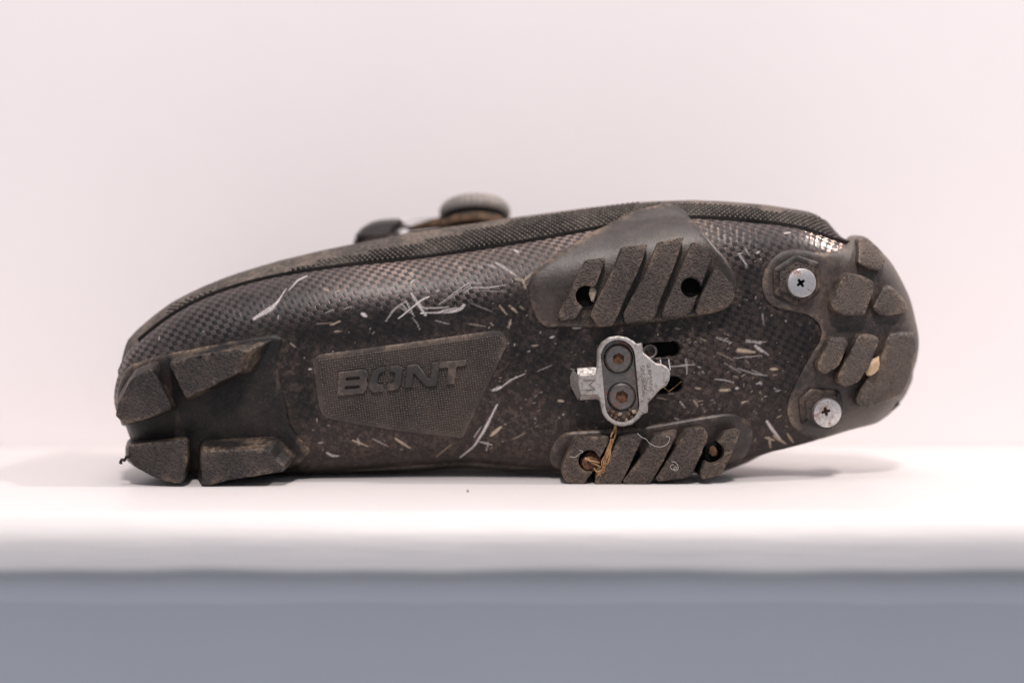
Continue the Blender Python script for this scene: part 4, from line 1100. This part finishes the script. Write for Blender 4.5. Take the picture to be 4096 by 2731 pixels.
# engraved writing, read from top to bottom
def text_on(body_, px_a, px_b, height_px, y, mat, parent, name='lettering', depth=.00012, off=0.0):
    cu = bpy.data.curves.new('t', 'FONT'); cu.body = body_; cu.align_x = 'CENTER'; cu.align_y = 'CENTER'; cu.size = 1.0; cu.extrude = 0.0; cu.offset = off
    tmp = bpy.data.objects.new('t', cu); C.objects.link(tmp)
    dg = bpy.context.evaluated_depsgraph_get(); dg.update()
    me = bpy.data.meshes.new_from_object(tmp.evaluated_get(dg)); bpy.data.objects.remove(tmp); bpy.data.curves.remove(cu)
    me.name = name
    co = np.empty(len(me.vertices) * 3); me.vertices.foreach_get('co', co); co = co.reshape(-1, 3)
    lo, hi = co.min(0), co.max(0); co[:, :2] -= (lo[:2] + hi[:2]) / 2
    A, B = conform([px_a, px_b], Yf=flatc(y))
    L = np.hypot(*(B - A)); d = (B - A) / L; up = np.array((-d[1], d[0]))
    sx = L / (hi[0] - lo[0]); sy = height_px / F * (D + y) / (hi[1] - lo[1]); mid = (A + B) / 2
    P = mid + np.outer(co[:, 0] * sx, d) + np.outer(co[:, 1] * sy, up)
    Vn = np.c_[P[:, 0], np.full(len(P), y - depth), P[:, 1]] - np.array(ROOT_LOC)
    me.vertices.foreach_set('co', Vn.ravel()); me.update()
    bm = bmesh.new(); bm.from_mesh(me)
    r = bmesh.ops.extrude_face_region(bm, geom=bm.faces[:])
    for v in [g for g in r['geom'] if isinstance(g, bmesh.types.BMVert)]: v.co.y += depth * 1.5
    bmesh.ops.recalc_face_normals(bm, faces=bm.faces); bm.to_mesh(me); bm.free(); me.materials.clear()
    return link(name, me, mat, parent, 0)
text_on('SHIMANO', zc([(1200,525)])[0], zc([(1250,965)])[0], 15, CLY, M['engrave'], cleat)
text_on('SM-SH56', zc([(1110,560)])[0], zc([(1150,965)])[0], 19, CLY, M['engrave'], cleat)
text_on('M', zc([(375,755)])[0], zc([(385,915)])[0], 44, CLY, M['engrave'], cleat)
text_on('M', zc([(381,751)])[0], zc([(391,911)])[0], 44, CLY + .00008, M['glint'], cleat)  # lighter offset lettering copies: painted glint along the engraved edges
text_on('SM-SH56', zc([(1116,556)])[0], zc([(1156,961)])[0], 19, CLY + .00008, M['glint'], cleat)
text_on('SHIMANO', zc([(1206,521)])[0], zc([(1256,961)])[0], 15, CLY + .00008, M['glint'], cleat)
# threaded nut seen in the slot and the white setting marks on the sole
Qn = conform([(2600,1406)], 0)[0]; Yn = float(S(Qn[0], Qn[1]))
nut = lathe('threaded_nut', [(.0027, -.006), (.0027, -.0012), (.0024, -.0010), (.0019, -.0012), (.0018, -.0050), (.0006, -.0051)], (Qn[0], Yn, Qn[1]), (0, -1, 0), M['steel'], shell, 32)
def mark(a, b, w, name='setting_mark'):
    P = conform([a, b], .0002); d = P[1] - P[0]; L = np.hypot(*d); d /= L; t = np.array((-d[1], d[0])) * w / 2 / F * D
    q = np.array([P[0] - t, P[1] - t, P[1] + t, P[0] + t]); n = 8
    rows = [(1 - k) * q[0] + k * q[1] for k in np.linspace(0, 1, n)], [(1 - k) * q[3] + k * q[2] for k in np.linspace(0, 1, n)]
    R = np.vstack(rows); V = np.c_[R[:, 0], S(R[:, 0], R[:, 1]) - .00012, R[:, 1]]
    me = mesh_np(name, shift(V, shell), [[i, i+1, n+i+1, n+i] for i in range(n - 1)])
    link(name, me, M['mark'], shell, 0)
mark((2641,1437), (2644,1455), 5); mark((2675,1437), (2681,1480), 5)

# closure dial, lace and guide -----------------------------------------------------------
def at(px, py, Y):
    x, z = pt(px, py, Y); return np.array((float(x), Y, float(z)))
DY = .060
dc = at(1900, 868, DY); rd = 143 / F * (D + DY); ax = (-.02, .30, .95)
dial = lathe('dial', [(rd * .86, -.0012), (rd * .97, .0000), (rd, .0016), (rd * .985, .0030), (rd * .93, .0044), (rd * .84, .0054), (rd * .6, .0060), (rd * .25, .0061)], dc, ax, M['dial'], shoe, 144, 36, .00035)
dial['label'] = 'round ridged grey lace-tightening dial'
lathe('dial_base', [(rd * .95, -.0062), (rd * .98, -.0050), (rd * .93, -.0030), (rd * .85, -.0024)], dc, ax, M['mud'], dial, 48)
lathe('dial_gap_shade', [(rd * .90, -.0030), (rd * .91, .0004)], dc, ax, M['hole'], dial, 48)  # near-black ring standing in for the shade under the dial cap
arm = [at(1632, 917, DY), at(1700, 902, DY), at(1780, 888, DY), at(1850, 878, DY)]
tube('lace_arm', arm, [.0012, .0018, .0026, .003], M['mud'], dial, 8)
tube('dial_flange', [at(1770, 893, DY - .006), at(1850, 884, DY - .008), at(1940, 876, DY - .008), at(2010, 872, DY - .004)], [.0016, .0024, .0024, .0012], M['mud'], dial, 8)
GY = .055
gp = np.array([at(a, b, GY)[[0, 2]] for a, b in Z(1300, 750, .3827, [(328,505),(400,425),(500,365),(600,342),(700,334),(790,333),(815,352),(800,400),(740,455),(715,480),(705,535),(560,548),(335,545)])])
gp, _ = round_poly(gp, .0008, 4, .001)
gd = prism('cable_guide', gp, GY + .012, GY - .006, M['guide'], shoe, bevel=.0014)
tube('guide_foot', [at(1420, 968, GY), at(1480, 962, GY - .003), at(1560, 952, GY - .003), at(1600, 944, GY)], [.0012, .0026, .0026, .0012], M['fabric'], gd, 8)
tube('lace', curve_pts([at(1606, 884, GY), at(1650, 878, GY + .001), at(1710, 876, GY + .004), at(1775, 872, GY + .006)], 12), .00035, M['wire'], shoe, 6)
tube('lace', curve_pts([at(1600, 908, GY - .002), at(1622, 907, GY), at(1645, 912, GY + .003)], 8), .0008, M['guide'], shoe, 6)

# ------------------------------------------------------------------ dirt and small things caught in the tread
def rock(name, center, size, mat, rot=0.0, seed=0, sub=2, parent=None):
    bm = bmesh.new(); bmesh.ops.create_icosphere(bm, subdivisions=sub, radius=1)
    r = random.Random(seed); ph = [r.uniform(0, 6.3) for _ in range(6)]
    R_ = Matrix.Rotation(rot, 3, 'Y')
    for v in bm.verts:
        p = v.co; k = 1 + .16 * math.sin(3 * p.x + ph[0]) * math.cos(2.6 * p.z + ph[1]) + .12 * math.sin(5 * p.y + ph[2] + 2 * p.x) + r.uniform(-.05, .05)
        v.co = R_ @ Vector((p.x * size[0] * k, p.y * size[1] * k, p.z * size[2] * k))
    me = bpy.data.meshes.new(name); bm.to_mesh(me); bm.free()
    o = link(name, me, mat, parent, 25); o.location = center
    return o
pc = conform([(3484,1464)], .0028)[0]
tag(rock('pebble', (pc[0], float(S(pc[0], pc[1])) - .0052, pc[1]), (.0019, .0022, .0034), M['stone'], .55, 3), 'pale orange pebble wedged between two toe tread lugs', 'pebble')
fc = conform(z3([(755, 930)]), .003)[0]
tag(rock('leaf_flake', (fc[0], float(S(fc[0], fc[1])) - .0030, fc[1]), (.0013, .0012, .0028), M['flake'], .1, 5), 'shiny brown flake stuck in a bolt hole of the upper forefoot pad', 'flake')
hc = conform([(2356,1840)], .003)[0]; YB = float(base(hc[0])) - .0012
tag(rock('soil_plug', (hc[0], YB - .0022, hc[1]), (.0035, .0024, .0034), M['soil'], .2, 9, 3), 'reddish brown soil plug filling a bolt hole of the lower tread', 'soil')
hc2 = conform([(2850,1800)], .003)[0]
tag(rock('soil_crumb', (hc2[0] - .0002, YB - .0016, hc2[1]), (.0016, .0014, .0019), M['soil'], .2, 12), 'small rusty soil crumb inside the bolt hole beside the toe-side lower lug', 'soil')
def fibre_tuft(name, paths, r, mat, label, cat):
    bmv = []; objs = []
    V = []; F_ = []
    for P in paths:
        t = tube('tmp', curve_pts(P, 14), [r * (1 - .5 * k / 13) for k in range(14)], mat)
        b = len(V); V += [tuple(v.co) for v in t.data.vertices]; F_ += [[b + k for k in f.vertices] for f in t.data.polygons]
        m = t.data; bpy.data.objects.remove(t); bpy.data.meshes.remove(m)
    o = link(name, mesh_np(name, V, F_), mat, None, 60)
    return tag(o, label, cat)
def zz(p, Y): return [at(a, b, y) for (a, b), y in zip(z4(p), Y)]
YL = -.0062
paths = []
rnd = random.Random(4)
for k in range(20):
    j = lambda s: rnd.uniform(-s, s)
    paths.append(zz([(622 + j(14), 1065 + j(14)), (605 + j(14), 1120 + j(10)), (588 + j(26), 1190 + j(14)), (560 + j(28), 1260 + j(16)), (525 + j(34), 1320 + j(16)), (505 + j(30), 1360 + j(18))], [YL + .001 + j(.0011) for _ in range(6)]))
fibre_tuft('straw_tuft', paths, .00027, M['straw'], 'tan straw tuft jammed between the first two lower forefoot lugs', 'straw')
paths = [zz([(395, 1215), (430, 1235), (480, 1245), (520, 1255)], [YL - .0004] * 4), zz([(420, 1210), (440, 1240), (490, 1270), (530, 1290)], [YL] * 4), zz([(470, 1300), (500, 1330), (540, 1310), (560, 1260)], [YL] * 4)]
fibre_tuft('root_fibre', paths, .00035, M['straw'], 'curled brown root fibres lying over the soil plug', 'fibre')
fibre_tuft('straw_stalk', [zz([(652, 950), (640, 985), (622, 1015), (612, 1045)], [-.003, -.003, -.0035, -.004]), zz([(652, 945), (655, 1000), (640, 1060)], [-.003] * 3)], .00055, M['straw'], 'short dry grass stem hanging under the metal cleat', 'straw')
fibre_tuft('straw_wisp', [zz([(1060, 628), (1080, 645), (1102, 668)], [.001, .002, .003]), zz([(1205, 575), (1150, 620), (1090, 668)], [.002, .003, .003])], .00024, M['straw'], 'orange grass blade caught in the lower cleat slot', 'straw')
def lint(p, Y, label, r=.00008):
    P = curve_pts(zz(p, [Y] * len(p)), 40)
    o = tube('lint_thread', P, r, M['lint'], None, 5); return tag(o, label, 'lint')
lint([(1120,1245),(1150,1250),(1175,1285),(1170,1318),(1140,1318),(1150,1285),(1168,1300),(1125,1310),(1112,1280),(1140,1268)], -.0083, 'curled white lint thread on the fourth lower lug')
lint([(835,1008),(870,1040),(910,1060),(930,1085),(990,1118),(1060,1115),(1098,1080),(1100,1040),(1075,1035)], -.0080, 'long looped lint thread across the middle lower lugs')
lint([(350,1152),(380,1160),(345,1185),(320,1205),(270,1205)], -.0082, 'fine lint thread beside the soil-filled bolt hole')
for k, (a, b, s) in enumerate([(640,1190,.0013),(700,1215,.0015),(735,1290,.0014),(800,1240,.0012),(850,1290,.0015),(920,1240,.0014),(960,1290,.0012),(1000,1210,.0015),(1040,1180,.0011),(680,1260,.0011),(780,1320,.0012),(880,1320,.0012),(940,1180,.0011),(760,1240,.0010)]):
    q = at(*zc([(a, b)])[0], CLY + .0022)
    m = [M['grit'], M['soil'], M['grit'], M['flake']][k % 4]
    tag(rock('grit_grain', q, (s * .8, s * .7, s * .62), m, k * .9, 20 + k, 1), 'tiny grit grain packed in the bottom of the cleat pocket', 'grit', 'grit grains in the cleat pocket')
c_ = at(1871, 1966, 0); 
xs_, ys_ = pt(1871, 1966, -.020)
# crumb on the shelf: depth from where the ray meets the shelf top
dd = [(abs(float(pt(1871, 1966, y)[1])), y) for y in np.linspace(-.06, .05, 400)]; yy = min(dd)[1]
tag(rock('crumb', (float(pt(1871, 1966, yy)[0]), yy, .0002), (.0005, .0005, .00045), M['grit'], 0, 77, 1), 'tiny dark crumb lying on the white shelf before the shoe', 'crumb')

scene.render.engine = 'CYCLES'
